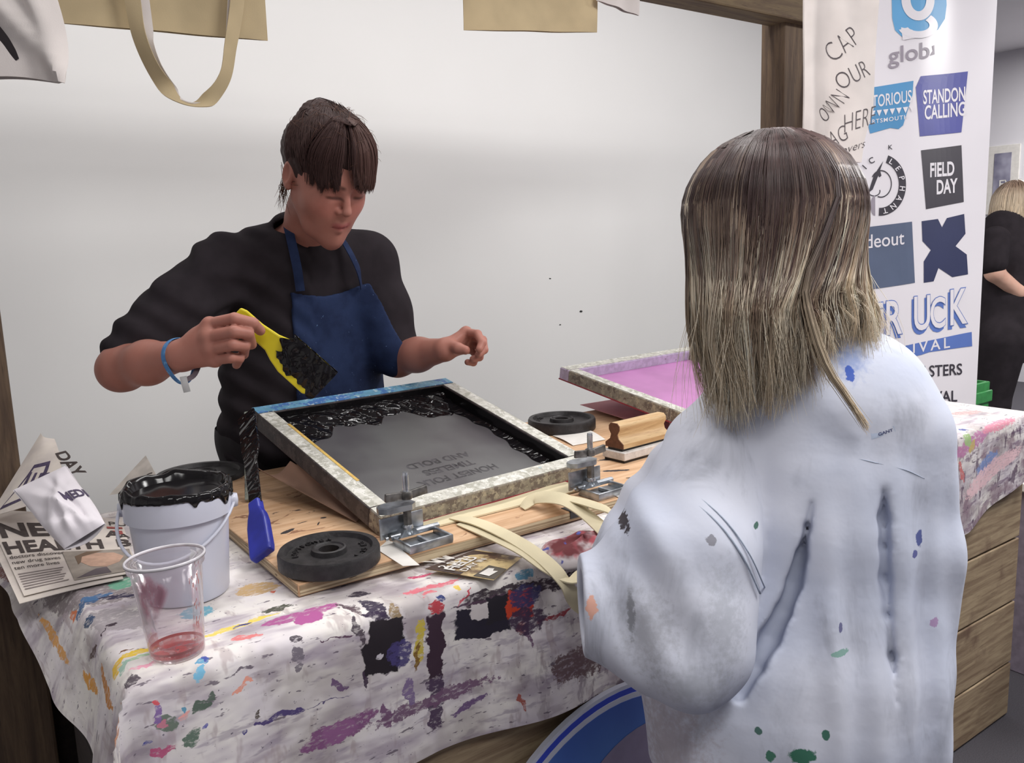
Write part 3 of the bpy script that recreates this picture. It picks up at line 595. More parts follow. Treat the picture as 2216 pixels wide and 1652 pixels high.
# ------------------------------------------------------------------ hinge clamps
M_steel = plain('galvanised_steel', (.50, .53, .57), .34, .85, var=.25, sc=40, bump=.15, bsc=120)
M_steeld = plain('worn_dark_steel', (.22, .21, .20), .45, .7, var=.3, sc=60)
M_zinc = plain('zinc_bolt', (.62, .65, .68), .25, .9, var=.15, sc=80)
def clamp(c, ang, label, zt):
    R = rotz(ang); t = thing('hinge_clamp', label, 'clamp', tuple(c), 'hinge clamps of the screen')
    def L(p): return np.array(c)+R@np.array(p, float)
    # base tray: plate with raised rim and a cross rib
    b = MB(); b.box(L((.012, -.012, .0025)), (.082, .056, .005), R, bev=.0015)
    for q, e in (((.012, -.039, .009), (.082, .005, .012)), ((.0505, -.012, .009), (.005, .054, .012)), ((-.0265, -.012, .009), (.005, .054, .012))): b.box(L(q), e, R, bev=.0018)
    b.build('base_tray', M_steel, t, sharp=40)
    MB().box(L((.012, -.018, .0085)), (.006, .040, .007), R, bev=.0015).build('tray_rib', M_steel, t)
    MB().lathe(L((-.032, .016, .014)), [(.0055, 0), (.0055, .092)], 16, R@roty(math.pi/2)).build('hinge_barrel', M_steel, t, sharp=40)
    MB().lathe(L((-.042, .016, .014)), [(.001, 0), (.0035, .001), (.0035, .006), (.001, .008)], 12, R@roty(math.pi/2)).build('hinge_pin', M_zinc, t, sharp=40)
    MB().box(L((-.005, .024, .028)), (.082, .0035, .036), R, bev=.0014).build('back_plate', M_steel, t, sharp=40)
    MB().prism([(-.018, 0), (.018, 0), (.010, .012), (-.010, .012)], L((0, .006, .012)), R@np.array((1., 0, 0)), (0, 0, 1), R@np.array((0, 1., 0)), .016).build('gusset', M_steel, t)
    MB().lathe(L((0, .012, .014)), [(.0075, 0), (.0075, zt-.050)], 6, R).build('hex_column', M_steeld, t)
    MB().lathe(L((0, .012, .014)), [(.0072, 0), (.0088, .002), (.0088, .014), (.0072, .017)], 16, R).build('collar', M_zinc, t, sharp=40)
    # jaw pressing on the rail
    MB().prism([(-.050, .004), (-.040, -.006), (.004, -.010), (.016, .0), (.016, .020), (-.030, .026), (-.046, .018)], L((-.002, .008, zt-.040)), R@np.array((1., 0, 0)), R@np.array((0, 1., 0)), (0, 0, 1), .009).build('jaw', M_steel, t)
    nut = MB().lathe(L((0, .012, zt-.024)), [(.0095, 0), (.0105, .004), (.0105, .010), (.0088, .013)], 12, R)
    nut.build('wing_nut', M_steeld, t, sharp=40)
    for sgn in (-1, 1):
        MB().box(L((sgn*.024, .012, zt-.017)), (.030, .007, .014), R@roty(-sgn*.10), bev=.0018).build('wing', M_steeld, t, sharp=40)
    MB().lathe(L((0, .012, zt-.014)), [(.0052, 0), (.0058, .002)] + [(.0058 if k % 2 else .0052, .002+.0018*k) for k in range(1, 17)] + [(.0050, .034)], 16, R).build('threaded_bolt', M_zinc, t, sharp=60)
    return t
cl1 = onz(893, 1178, BZ1); cl2 = onz(1288, 1070, BZ1)
clamp(cl1, yw-.04, 'galvanised hinge clamp at the screen corner nearest the blue scraper', .098)
clamp(cl2, yw-.04, 'galvanised hinge clamp at the screen corner nearest the squeegee', .098)
# ------------------------------------------------------------------ weight plates
M_iron = plain('black_cast_iron', (.030, .027, .029), .48, .1, var=.25, sc=60, bump=.35, bsc=260)
def plate(c, R, h, label, tilt=0.0):
    t = thing('weight_plate', label, 'weight plate', tuple(c), 'cast iron weight plates')
    pr = [(R*.20, 0), (R*.95, 0), (R, h*.12), (R, h*.82), (R*.97, h), (R*.86, h), (R*.82, h*.72), (R*.36, h*.70), (R*.34, h*.98), (R*.30, h*1.02), (R*.28, h*.92), (R*.20, h*.90)]
    MB().lathe(c, pr, 72, None, close=True).build('disc', M_iron, t, sharp=35)
    def arc(body, r0, a0, sz, sgn):
        mb = MB(); a = a0
        for ch in body:
            v, f = text_poly(ch, sz, .01, align='CENTER')
            if len(v):
                ca, sa = math.cos(a), math.sin(a)
                ex, ey = np.array((sa, -ca, 0))*sgn, np.array((ca, sa, 0))*sgn
                mb.add([c+np.array((ca, sa, 0))*r0+ex*p+ey*q+ZH*(h*.735) for p, q in v], f)
            a -= sgn*.8*sz/r0
        if mb.v:
            o = mesh('raised_lettering', mb.v, mb.f, M_iron, t); md = o.modifiers.new('solid', 'SOLIDIFY'); md.thickness = .0022; md.offset = 1
    return t, arc
t, arc = plate(onz(714, 1219, BZ1), .0775, .026, 'small black cast iron weight plate at the front corner of the board')
arc('BODYPOWER', .047, 2.95, .013, 1); arc('1.25 KG', .058, -1.1, .013, -1)
t, arc = plate(onz(1216, 928, BZ1), .088, .030, 'black iron weight plate at the back of the board near the pink paper')
arc('CIRCLE', .058, 2.9, .014, 1)
t, arc = plate(onz(437, 1050, .909), .095, .030, 'black iron weight plate behind the ink bucket')
# ------------------------------------------------------------------ squeegee on a pale block
M_sqw = wood('squeegee_wood', srgb(216, 186, 140), srgb(186, 150, 106), 0, 1.6, .55)
M_sqend = plain('shaded_end_wood', srgb(110, 72, 52), .7, sc=120)  # darker wood colour holds the shade on the squeegee's left end
M_rubber = plain('black_rubber', (.02, .018, .018), .5)
M_pale = painty('white_painted_block', srgb(222, 218, 214), [(srgb(150, 146, 144), 60, .62, 1), (srgb(90, 86, 86), 90, .68, 2)], .6)
q0 = onz(1352, 1004, BZ1); qx = unit(onz(1455, 975, BZ1)-q0); qy = unit(np.cross(ZH, qx)); LQ = .155
t = thing('squeegee_block', 'white painted wooden block under the squeegee', 'block', tuple(q0+qx*LQ/2+qy*.03))
MB().box(q0+qx*LQ*.55+qy*.030+ZH*.015, (LQ*1.15, .066, .018), np.stack([qx, qy, ZH], 1), bev=.002).build('block', M_pale, t)
MB().box(q0+qx*LQ*.55+qy*.030+ZH*.003, (LQ*1.1, .058, .006), np.stack([qx, qy, ZH], 1)).build('rubber_base', M_rubber, t)
sq = thing('squeegee', 'wooden handled squeegee lying on the white block', 'squeegee', tuple(q0+qx*LQ/2+qy*.03+ZH*.024))
prof = [(-.026, .006), (.026, .006), (.026, .016), (.012, .026), (.009, .036), (.015, .046), (.015, .055), (.009, .061), (-.009, .061), (-.015, .055), (-.015, .046), (-.009, .036), (-.012, .026), (-.026, .016)]
zb = q0+qy*.032+ZH*.024
MB().prism(prof, zb+qx*.004, qy, ZH, qx, LQ).build('handle', M_sqw, sq, sharp=50)
MB().prism(prof, zb+qx*.0015, qy, ZH, qx, .0025).build('shaded_end', M_sqend, sq)
MB().box(zb+qx*LQ*.52+ZH*.003, (LQ*.98, .042, .006), np.stack([qx, qy, ZH], 1)).build('rubber_blade', M_rubber, sq)
# ------------------------------------------------------------------ instruction card, paper corners, white strip
M_card = plain('white_card', srgb(232, 228, 222), .6, var=.04)
M_line = plain('grey_print', srgb(120, 112, 112), .7)
a, b, d_, e_ = [onz(*q, BZ1+.0012) for q in ((1196, 944), (1266, 928), (1310, 952), (1240, 965))]
def Sc(s, t): return (a*(1-s)+b*s)*(1-t)+(e_*(1-s)+d_*s)*t+ZH*(.003*math.sin(math.pi*t))
cd = sheet('instruction_card', Sc, 8, 8, .0008, M_card); tag(cd, 'small white printed card by the back weight plate', 'card')
mb = MB()
for k in range(5):
    y0 = .2+k*.13; mb.add([Sc(.14, y0)+ZH*.0006, Sc(.86-.1*(k % 2), y0)+ZH*.0006, Sc(.86-.1*(k % 2), y0+.02)+ZH*.0006, Sc(.14, y0+.02)+ZH*.0006], [(0, 1, 2, 3)])
mb.build('printed_lines', M_line, cd)
def quadsheet(name, pix, z, mat, label, cat, bulge=.002, n=8, lifts=(0, 0, 0, 0), th=.0006):
    q = [onz(px, py, z+l) for (px, py), l in zip(pix, lifts)]
    o = sheet(name, lambda s, t: (q[0]*(1-s)+q[1]*s)*(1-t)+(q[3]*(1-s)+q[2]*s)*t+ZH*bulge*math.sin(math.pi*t)*math.sin(math.pi*s), n, n, th, mat)
    return tag(o, label, cat), q
quadsheet('paper_strip', [(816, 1190), (842, 1168), (908, 1224), (872, 1226)], BZ1+.001, M_card, 'torn strip of white masking paper beside the front weight plate', 'paper strip', .001)
quadsheet('paper_slip', [(1392, 1052), (1404, 1012), (1470, 1030), (1450, 1070)], BZ1+.001, M_card, 'white paper slip on the board by the customer elbow', 'paper', .001)
quadsheet('paper_offcut', [(1318, 1068), (1332, 1060), (1420, 1098), (1408, 1108)], BZ1+.001, M_card, 'narrow white paper offcut behind the hinge clamp by the squeegee', 'paper strip', .001)
# kraft sheet curling under the screen
M_kraft = plain('brown_kraft_paper', srgb(150, 118, 100), .75, var=.1, sc=14)
k0, k1, k2, k3 = onz(556, 1012, .985), onz(628, 998, 1.0), onz(800, 1100, .945), onz(770, 1130, .931)
ks = sheet('kraft_paper', lambda s, t: (k0*(1-s)+k3*s)*(1-t)+(k1*(1-s)+k2*s)*t+np.array((.05, .03, 0))*t*(1-t)*0-ZH*.022*math.sin(math.pi*t)*(1-s), 14, 14, .0008, M_kraft)
tag(ks, 'creased brown paper curling under the left side of the inked screen', 'paper')
# ------------------------------------------------------------------ prop stick and blue scraper
M_stick = painty('grey_green_stick_paint', srgb(150, 156, 146), [(srgb(90, 84, 84), 30, .52, 1, (1, 1, .3)), (srgb(56, 50, 54), 26, .6, 2, (1, 1, .3))], .6)
t = thing('prop_stick', 'paint streaked wooden stick propping up the inked screen', 'stick', (.36, .60, BZ1))
s0, s1 = np.array((.325, .555, BZ1)), np.array((.372, .665, 1.080)); sd = unit(s1-s0); sx_ = unit(np.cross(sd, BH)); sy_ = np.cross(sd, sx_)
MB().box((s0+s1)/2+ZH*.004, (.016, .010, np.linalg.norm(s1-s0)), np.stack([sx_, sy_, sd], 1), bev=.002).build('stick', M_stick, t)
M_blue = plain('blue_plastic', (.025, .035, .34), .35, var=.15, sc=25)
t = thing('ink_scraper', 'upright scraper with blue plastic handle and ink blackened blade', 'scraper', tuple(onz(568, 1208, BZ1)))
h0 = onz(568, 1204, BZ1+.003); h1 = P(530, 898, 1.60); dd = unit(h1-h0); LN = np.linalg.norm(h1-h0); xx = unit(np.cross(dd, BH)); yy = np.cross(dd, xx)
if xx@AH < 0: xx = -xx; yy = -yy
hp = [(-.019, 0), (.020, 0), (.0215, .012), (.0195, .072), (.0165, .090), (.0115, .104), (.0105, .128), (-.0115, .128), (-.0125, .104), (-.0165, .090), (-.0195, .070), (-.0205, .012)]
hd = MB().prism(hp, h0-yy*.008, xx, dd, yy, .016).build('handle', M_blue, t)
md = hd.modifiers.new('bevel', 'BEVEL'); md.width = .004; md.segments = 3; md.limit_method = 'ANGLE'
MB().prism([(-.012, .120), (.011, .120), (.0135, LN*.62), (.022, LN*.70), (.022, LN), (-.016, LN), (-.016, LN*.72), (-.0125, LN*.62)], h0-yy*.002, xx, dd, yy, .004).build('blade', M_inkr, t)
# ------------------------------------------------------------------ ink bucket
M_white = plain('white_bucket_plastic', srgb(206, 208, 222), .32, var=.05, sc=6)
def bucket(c, k, label, handle=True, drips=7):
    t = thing('ink_bucket', label, 'bucket', tuple(c)); c = np.array(c, float)
    r0, r1, h = .070*k, .0835*k, .185*k
    body = [(r0*.97, 0), (r0, .004), (r1*.955, h-.040*k), (r1*.955, h-.038*k), (r1*.945, h-.004), (r1*.91, h-.004), (r0*.93, .006), (.001, .006)]
    MB().lathe(c, body, 56).build('body', M_white, t, sharp=45)
    MB().lathe(c, [(r1*.955, h-.046*k), (r1*1.035, h-.044*k), (r1*1.045, h-.006), (r1*1.02, h), (r1*.96, h), (r1*.95, h-.01)], 56, close=True).build('rim_band', M_white, t, sharp=45)
    MB().lathe(c, [(.002, h-.010*k), (r1*.6, h-.009*k), (r1*.93, h-.006*k)], 48).build('ink_surface', M_ink, t)
    # ink crust over the rim with ragged drips
    rr = np.random.RandomState(5); n = 140; ang = np.linspace(0, 2*math.pi, n, endpoint=False)
    kn_ = rr.rand(34); smn = np.interp(ang, np.linspace(0, 2*math.pi, 35), np.append(kn_, kn_[0])); kn2 = rr.rand(23); sm2 = np.interp(ang, np.linspace(0, 2*math.pi, 24), np.append(kn2, kn2[0]))
    dr = .003+.006*smn**2+.0015*rr.rand(n)
    for a0, dp, wd in ((2.72, .026, .22), (3.12, .014, .12), (5.50, .020, .18), (5.85, .018, .12), (4.78, .010, .07), (1.2, .02, .2), (.3, .012, .15)):
        dr += dp*np.exp(-((((ang-a0+math.pi) % (2*math.pi))-math.pi)/wd)**2)
    v = []; f = []
    prof = [(.86, -.010), (.92, -.003), (.97, .004), (1.02, .0045), (1.052, 0.0), (1.06, -.4), (1.055, -1.0), (1.046, -1.0)]
    for j, (q, z) in enumerate(prof):
        for i in range(n):
            bump = .0012*math.sin(ang[i]*23+j)+.0010*math.sin(ang[i]*51)
            zz_ = z*dr[i] if j >= 5 else z*k+(.001+.007*sm2[i]**2*(j in (1, 2, 3)))
            rad = r1*q+bump*(j in (4, 5)); v.append(c+np.array((rad*math.cos(ang[i]), rad*math.sin(ang[i]), h+zz_)))
    for j in range(len(prof)-1):
        for i in range(n): f.append((j*n+i, j*n+(i+1) % n, (j+1)*n+(i+1) % n, (j+1)*n+i))
    o = mesh('ink_crust', v, f, M_inkr if False else M_ink, t, True)
    if handle:
        ax = unit(AH*.97+BH*.2); pts = []
        for i in range(25):
            a = math.pi*i/24; pts.append(c+ax*(r1*1.10)*math.cos(a)-BH*(.092*k)*math.sin(a)*.98+ZH*(h-.026*k-.075*k*math.sin(a)))
        MB().tube(pts, .0028*k, 8).build('handle', M_white, t, True)
        for s in (-1, 1): MB().lathe(c+ax*s*r1*1.04+ZH*(h-.030*k), [(.008, -.009), (.009, 0), (.008, .009)], 14).build('handle_lug', M_white, t, True)
    return t
bucket(onz(380, 1307, CB+.002)+BH*.044, .87, 'white plastic bucket with black ink caked over its rim beside the newspaper')
bucket(np.array((2.06, .40, CB+.002)), 1.0, 'white bucket of black ink at the banner end of the counter', handle=False)
# ------------------------------------------------------------------ clear plastic cup
m = Mat('clear_plastic', .12); m.b.inputs['Transmission Weight'].default_value = 0.0
tr = m.n('BsdfTransparent', {'Color': (.97, .93, .95)}); gl = m.n('BsdfGlossy', {'Color': (1, 1, 1), 'Roughness': .08}); df = m.n('BsdfTranslucent', {'Color': (.9, .84, .88)}); dfu = m.n('BsdfDiffuse', {'Color': (.85, .80, .84)})
lw = m.n('LayerWeight', {'Blend': .35}); mx = m.n('MixShader', {0: m.math('MULTIPLY_ADD', lw.outputs['Facing'], .40, .10), 1: tr.outputs[0], 2: dfu.outputs[0]})
mx2 = m.n('MixShader', {0: m.math('MULTIPLY_ADD', lw.outputs['Fresnel'], .6, .02), 1: mx.outputs[0], 2: gl.outputs[0]})
m.t.links.new(mx2.outputs[0], m.t.nodes['Material Output'].inputs[0]); M_clear = m.m
def film(name, col, dens, soft=False):
    m = Mat(name, .3); o = m.obj(); tr = m.n('BsdfTransparent', {'Color': (1, 1, 1)}); d = m.n('BsdfDiffuse', {'Color': col})
    k = m.math('MULTIPLY', m.thr(m.noise(m.scale(o, (60, 60, 30)), 1.2, 4), .2, .65), dens)
    if soft:
        q = m.n('Mapping', {'Vector': m.uv(), 'Location': (-1, -1, 0), 'Scale': (2, 2, 0)}).outputs[0]; k = m.math('MULTIPLY', k, m.thr(m.n('VectorMath', {0: q}, operation='LENGTH').outputs['Value'], 1.05, .55))
    mx = m.n('MixShader', {0: k, 1: tr.outputs[0], 2: d.outputs[0]}); m.t.links.new(mx.outputs[0], m.t.nodes['Material Output'].inputs[0]); return m.m
M_film = film('thin_red_ink_film', tuple(c+(1,) if 0 else c for c in srgb(214, 70, 66))+(1,), .85)
M_pinkfilm = film('dried_pink_film', srgb(206, 120, 150)+(1,), .75, True)
cup = thing('plastic_cup', 'clear plastic pint cup with red ink dregs in front of the bucket', 'cup', tuple(onz(381, 1412, CB)))
cb = onz(386, 1414, CB+.003); up = unit(ZH-AH*.045+BH*.02)
cx_ = unit(np.cross(np.array((0, 1., 0)), up)); Rc = np.stack([cx_, np.cross(up, cx_), up], 1)
HC = .128; R0c, R1c = .0325, .0462
MB().lathe(cb, [(.001, .003), (R0c-.004, .003), (R0c-.001, .001), (R0c, .004), (R0c+.0008, .014), (R1c-.004, HC-.016), (R1c-.0005, HC-.012), (R1c, HC-.003)], 64, Rc, caps=False).build('cup_wall', M_clear, cup, True)
_o = cup.children[-1] if cup.children else None
MB().lathe(cb, [(R1c-.0006, HC-.004), (R1c+.0016, HC-.004), (R1c+.0018, HC-.001), (R1c+.0004, HC), (R1c-.0012, HC-.001)], 64, Rc, close=True).build('rolled_rim', plain('clear_rim_plastic', (.75, .72, .76), .15), cup, True)
MB().lathe(cb, [(.002, .0045), (R0c-.003, .0045), (R0c-.0012, .006), (R0c-.0003, .011)], 64, Rc, caps=False).build('ink_dregs', M_film, cup, True)
MB().lathe(cb, [(R0c-.0008, .010), (R0c+.0000, .0135)], 64, Rc, caps=False).build('ink_ring', plain('red_ink', srgb(206, 84, 76), .3), cup, True)
def cupS(a, z, l):
    r = R0c+(R1c-.004-R0c)*(z-.014)/(HC-.03)+.0006+l; return cb+Rc@np.array((r*math.cos(a), r*math.sin(a), z))
# red spatter running down the right side, pink stain on the left
M_spat = plain('red_spatter', srgb(196, 96, 84), .5)
va = math.atan2((Rc.T@(CAM-cb))[1], (Rc.T@(CAM-cb))[0]); rr = np.random.RandomState(11); sp = MB()
for i in range(46):
    z = .016+.105*rr.rand(); a = va+.80+.16*rr.randn()*(.5+.6*z/.12); l = .0025+.004*rr.rand()*(1.6 if z > .095 else 1); w = .010+.022*rr.rand()
    sp.add([cupS(a-w/2, z, 0), cupS(a+w/2, z+.001, 0), cupS(a+w*.7, z+l, 0), cupS(a-w*.2, z+l, 0)], [(0, 1, 2, 3)])
sp.build('ink_spatter', M_spat, cup)
def stain(s, t): a = va-1.15+1.15*s; z = .035+.045*s+(.128-.035-.055*s)*t*(1-.35*max(0, s-.55)); return cupS(a, z, -.0012)
sheet('pink_stain', stain, 24, 16, .0002, M_pinkfilm, cup)
# ------------------------------------------------------------------ newspaper, paper bag
m = Mat('newsprint', .8); u_ = m.uv(); m.color(m.mix(m.thr(m.noise(m.obj(), 18, 3), .3, .7), srgb(226, 216, 206), srgb(206, 196, 190))); M_news = m.m
M_bk = plain('newspaper_black', srgb(74, 64, 62), .8, var=.15, sc=120)
M_bk2 = plain('newspaper_grey_text', srgb(150, 138, 136), .8, var=.1)
M_navy = plain('newspaper_navy', srgb(84, 72, 100), .8, var=.2, sc=200)
M_redp = plain('newspaper_red', srgb(170, 84, 80), .8)
n00, n10, n11, n01 = onz(52, 1290, CB+.004), onz(300, 1238, CB+.004), onz(262, 1120, CB+.006), onz(-30, 1120, CB+.03)
NW, NH = .215, .26      # paper coordinates in metres
def Np(x, y, l=0.0):
    s, t = x/NW, y/NH; p = (n00*(1-s)+n10*s)*(1-t)+(n01*(1-s)+n11*s)*t
    z = .006*math.sin(3*s+1)*math.sin(2.2*t)+.012*max(0, .35-t)*math.sin(s*3.1)*.6+.05*max(0, t-.55)**2*(1-s)
    return p+ZH*(z+l)
nw = thing('newspaper', 'open newspaper with large serif headlines lying on the counter corner', 'newspaper', tuple((n00+n11)/2))
sheet('page', lambda s, t: Np(s*NW, t*NH), 20, 20, .0008, M_news, nw)
ul = sheet('page', lambda s, t: Np(-.012+s*(NW-.02), -.010+t*NH*.9, -.003), 16, 16, .0008, M_news, nw)
letters('headline', [('NEW', .005, .168, .066, .035, dict(sx=.95)), ('A', .180, .165, .042, .035, dict(sx=.9)), ('HEALTH', .002, .114, .054, .035, dict(sx=.84)), ('B', .192, .120, .046, .035, dict())], Np, M_bk, nw, .0010)
letters('column_text', [('doctors discover', .004, .098, .0135, .004, {}), ('new drug saves', .004, .082, .0135, .004, {}), ('ten more lives', .004, .066, .0135, .004, {})], Np, M_bk, nw, .0010)
mb = MB()
for k in range(7): y0 = .052-k*.0066; mb.add([Np(.006, y0, .001), Np(.085-.004*(k % 3), y0, .001), Np(.085-.004*(k % 3), y0+.0026, .001), Np(.006, y0+.0026, .001)], [(0, 1, 2, 3)])
mb.build('small_print', M_bk2, nw)
def rect(x0, y0, x1, y1): return [(x0, y0), (x1, y0), (x1, y1), (x0, y1)]
decal('photo_panel', rect(.094, .008, .212, .105), Np, plain('photo_grey', srgb(160, 150, 140), .7, sc=40), nw, .0009)
decal('photo_face', [(.118+.0, .062), (.124, .082), (.150, .094), (.182, .092), (.198, .074), (.186, .050), (.160, .036), (.132, .044)], Np, plain('photo_skin', srgb(206, 168, 146), .7, sc=50), nw, .0012)
decal('photo_hair', [(.112, .055), (.112, .085), (.135, .100), (.165, .102), (.150, .094), (.124, .082), (.118, .062)], Np, plain('photo_hair_brown', srgb(128, 104, 84), .7), nw, .0013)
decal('photo_shirt', [(.098, .012), (.140, .034), (.160, .036), (.165, .012)], Np, plain('photo_suit', srgb(110, 98, 104), .7), nw, .0012)
letters('side_print', [('PU', .190, .222, .026, .006, {}), ('A', .200, .160, .03, .01, {})], Np, M_bk, nw, .0010)
decal('red_print', rect(.186, .205, .212, .214), Np, M_redp, nw, .001); decal('red_print', rect(.194, .178, .210, .196), Np, M_redp, nw, .001)
# standing page fold leaning up at the left
u0, u1, u2, u3_ = P(-25, 1120, 1.50), P(118, 1075, 1.44), P(118, 950, 1.60), P(88, 938, 1.60)
UW, UH = .14, .20
def Nu(x, y, l=0.0):
    s, t = x/UW, y/UH; p = (u0*(1-s)+u1*s)*(1-t)+(u3_*(1-s)+u2*s)*t; return p-BH*(.010*math.sin(math.pi*s)+l)+AH*.012*math.sin(math.pi*t)*s
sheet('page_fold', lambda s, t: Nu(s*UW, t*UH), 14, 18, .0008, M_news, nw)
decal('advert_panel', [(.020, .012), (.098, .030), (.112, .125), (.060, .120)], Nu, M_navy, nw, .0012)
decal('advert_panel', [(.026, .022), (.090, .036), (.100, .112), (.064, .110)], Nu, M_news, nw, .0016)
mb = MB()
for k in range(4):
    x0 = .034+k*.017; y1 = .10-.004*k; mb.add([Nu(x0+.018, .040+.004*k, .002), Nu(x0+.028, .044+.004*k, .002), Nu(x0+.030, y1, .002), Nu(x0+.022, y1, .002)], [(0, 1, 2, 3)])
mb.build('advert_text', M_navy, nw)
letters('headline', [('DAY', .128, .150, .052, .03, dict(rot=-1.25, shear=.2))], Nu, M_bk, nw, .0014)
# triangular newspaper corner sticking up behind the bucket
g0, g1, g2 = P(236, 1072, 1.52), P(352, 1055, 1.50), P(315, 986, 1.58)
gp = mesh('newspaper_corner', [g0, g1, g2, g0+BH*.0008, g1+BH*.0008, g2+BH*.0008, ], [(0, 1, 2), (5, 4, 3), (0, 3, 4, 1), (1, 4, 5, 2), (2, 5, 3, 0)], plain('grey_newsprint', srgb(196, 188, 180), .8))
tag(gp, 'upright grey newspaper corner poking up behind the ink bucket', 'newspaper')
def Ng(x, y, l): return g0+(g1-g0)*x+(g2-g0)*y-BH*l
letters('print', [('os', .30, .20, .34, .01, dict(rot=.5)), ('A', .62, .08, .3, .01, {})], Ng, M_bk, gp, .001)
# paper bag
M_pbag = plain('white_paper_bag', srgb(226, 220, 226), .7, var=.05, sc=10, bump=.3, bsc=40)
b00, b10, b11, b01 = P(140, 1190, 1.27), P(228, 1135, 1.30), P(146, 1010, 1.42), P(28, 1062, 1.38)
PW, PH = .11, .15
bn = unit(np.cross(b10-b00, b01-b00)); bn = bn if bn@(CAM-b00) > 0 else -bn
def Nb(x, y, l=0.0):
    s, t = x/PW, y/PH; p = (b00*(1-s)+b10*s)*(1-t)+(b01*(1-s)+b11*s)*t
    env = (math.sin(math.pi*min(1, max(0, s)))**.5)*(1-t)**.7*min(1, t*9)**.5
    cr_ = sum(a_*max(0., 1-abs(dx_*s+dy_*t-c0)/w_) for dx_, dy_, c0, w_, a_ in ((.8, .6, .62, .16, .012), (.9, -.45, .30, .12, .010), (.3, .95, .35, .10, -.008), (-.5, .85, .12, .12, .009), (1, .15, .75, .10, -.009), (.6, -.8, -.15, .12, .008)))
    return p+bn*(.026*env+cr_*env+.002+l)+AH*.006*math.sin(5*t)*(s-.5)
pb = thing('paper_bag', 'crumpled white paper bag with dark block lettering on the newspaper', 'paper bag', tuple(b00))
sheet('front_panel', lambda s, t: Nb(s*PW, t*PH), 30, 34, .0007, M_pbag, pb)
sheet('back_panel', lambda s, t: (b00*(1-s)+b10*s)*(1-t)+(b01*(1-s)+b11*s)*t-bn*(.012*math.sin(math.pi*s)*(1-t)), 14, 14, .0007, M_pbag, pb)
letters('lettering', [('MEDI', .066, .060, .026, .028, dict(sx=.80, rot=.10))], Nb, M_navy, pb, .0012)
# ------------------------------------------------------------------ flyer, black strip, rag lump on the cloth
m = Mat('flyer_print', .4); o_ = m.obj(); c_ = m.mix(m.thr(m.noise(o_, 40, 4), .35, .6), srgb(120, 96, 70), srgb(214, 190, 140)); c_ = m.mix(m.thr(m.noise(o_, 26, 3), .55, .65), c_, srgb(86, 60, 48)); m.color(c_); M_fly = m.m
fl, fq = quadsheet('festival_flyer', [(920, 1232), (1068, 1256), (1130, 1206), (1030, 1190)], CB+.006, M_fly, 'glossy brown flyer with white lettering lying in front of the board', 'flyer', .002)
def Sf(x, y, l): return (fq[0]*(1-x)+fq[1]*x)*(1-y)+(fq[3]*(1-x)+fq[2]*x)*y+ZH*(.002*math.sin(math.pi*x)*math.sin(math.pi*y)+l)
decal('dark_panel', rect(.0, .0, .52, .95), Sf, plain('flyer_dark', srgb(74, 56, 50), .4), fl, .0006, sub=False)
decal('dark_panel', rect(.70, .02, 1.0, .45), Sf, plain('flyer_dark_corner', srgb(84, 76, 66), .4), fl, .0006, sub=False)
letters('lettering', [('W', .04, .2, .5, .03, dict(rot=1.57, sx=.8)), ('2 SUN', .22, .10, .17, .02, dict(rot=1.57, sx=1.2)), ('FIELD', .38, .06, .22, .03, dict(rot=1.57, sx=1.1)), ('DAY IN', .54, .10, .15, .02, dict(rot=1.57, sx=1.1))], Sf, M_card, fl, .0014)
decal('white_mark', [(.74, .1), (.9, .08), (.93, .30), (.86, .28), (.84, .36), (.76, .34)], Sf, M_card, fl, .0014, sub=False)
m = Mat('red_stained_rag', .9); o_ = m.obj(); c_ = m.mix(m.thr(m.noise(o_, 16, 4), .42, .55), srgb(214, 206, 208), srgb(186, 90, 100)); c_ = m.mix(m.thr(m.noise(o_, 11, 4), .5, .6), c_, srgb(116, 56, 60)); c_ = m.mix(m.thr(m.noise(m.n('Mapping', {'Vector': o_, 'Location': (3, 1, 2)}).outputs[0], 30, 3), .64, .68), c_, srgb(90, 96, 170)); m.color(c_); M_rag = m.m
r0_ = onz(1262, 1200, CB); v = []; f = []
nu, nv = 40, 14
for j in range(nv+1):
    for i in range(nu):
        a = 2*math.pi*i/nu; q = j/nv; rad = (1-(1-q)**2)**.5 if False else math.sin(q*math.pi/2); hh = math.cos(q*math.pi/2)**.8
        wob = 1+.06*math.sin(3*a+1)+.04*math.sin(7*a)
        v.append(r0_+np.array((math.cos(a)*.085*rad*wob, math.sin(a)*.050*rad*wob, .030*hh*(1+.12*math.sin(5*a+4*q))+.001)))
for j in range(nv):
    for i in range(nu): f.append((j*nu+i, j*nu+(i+1) % nu, (j+1)*nu+(i+1) % nu, (j+1)*nu+i))
f.append(tuple(nv*nu+i for i in range(nu)))
rg = mesh('stained_rag', v, f, M_rag, None, True); tag(rg, 'bunched rag stained red and white under the bag straps', 'rag')
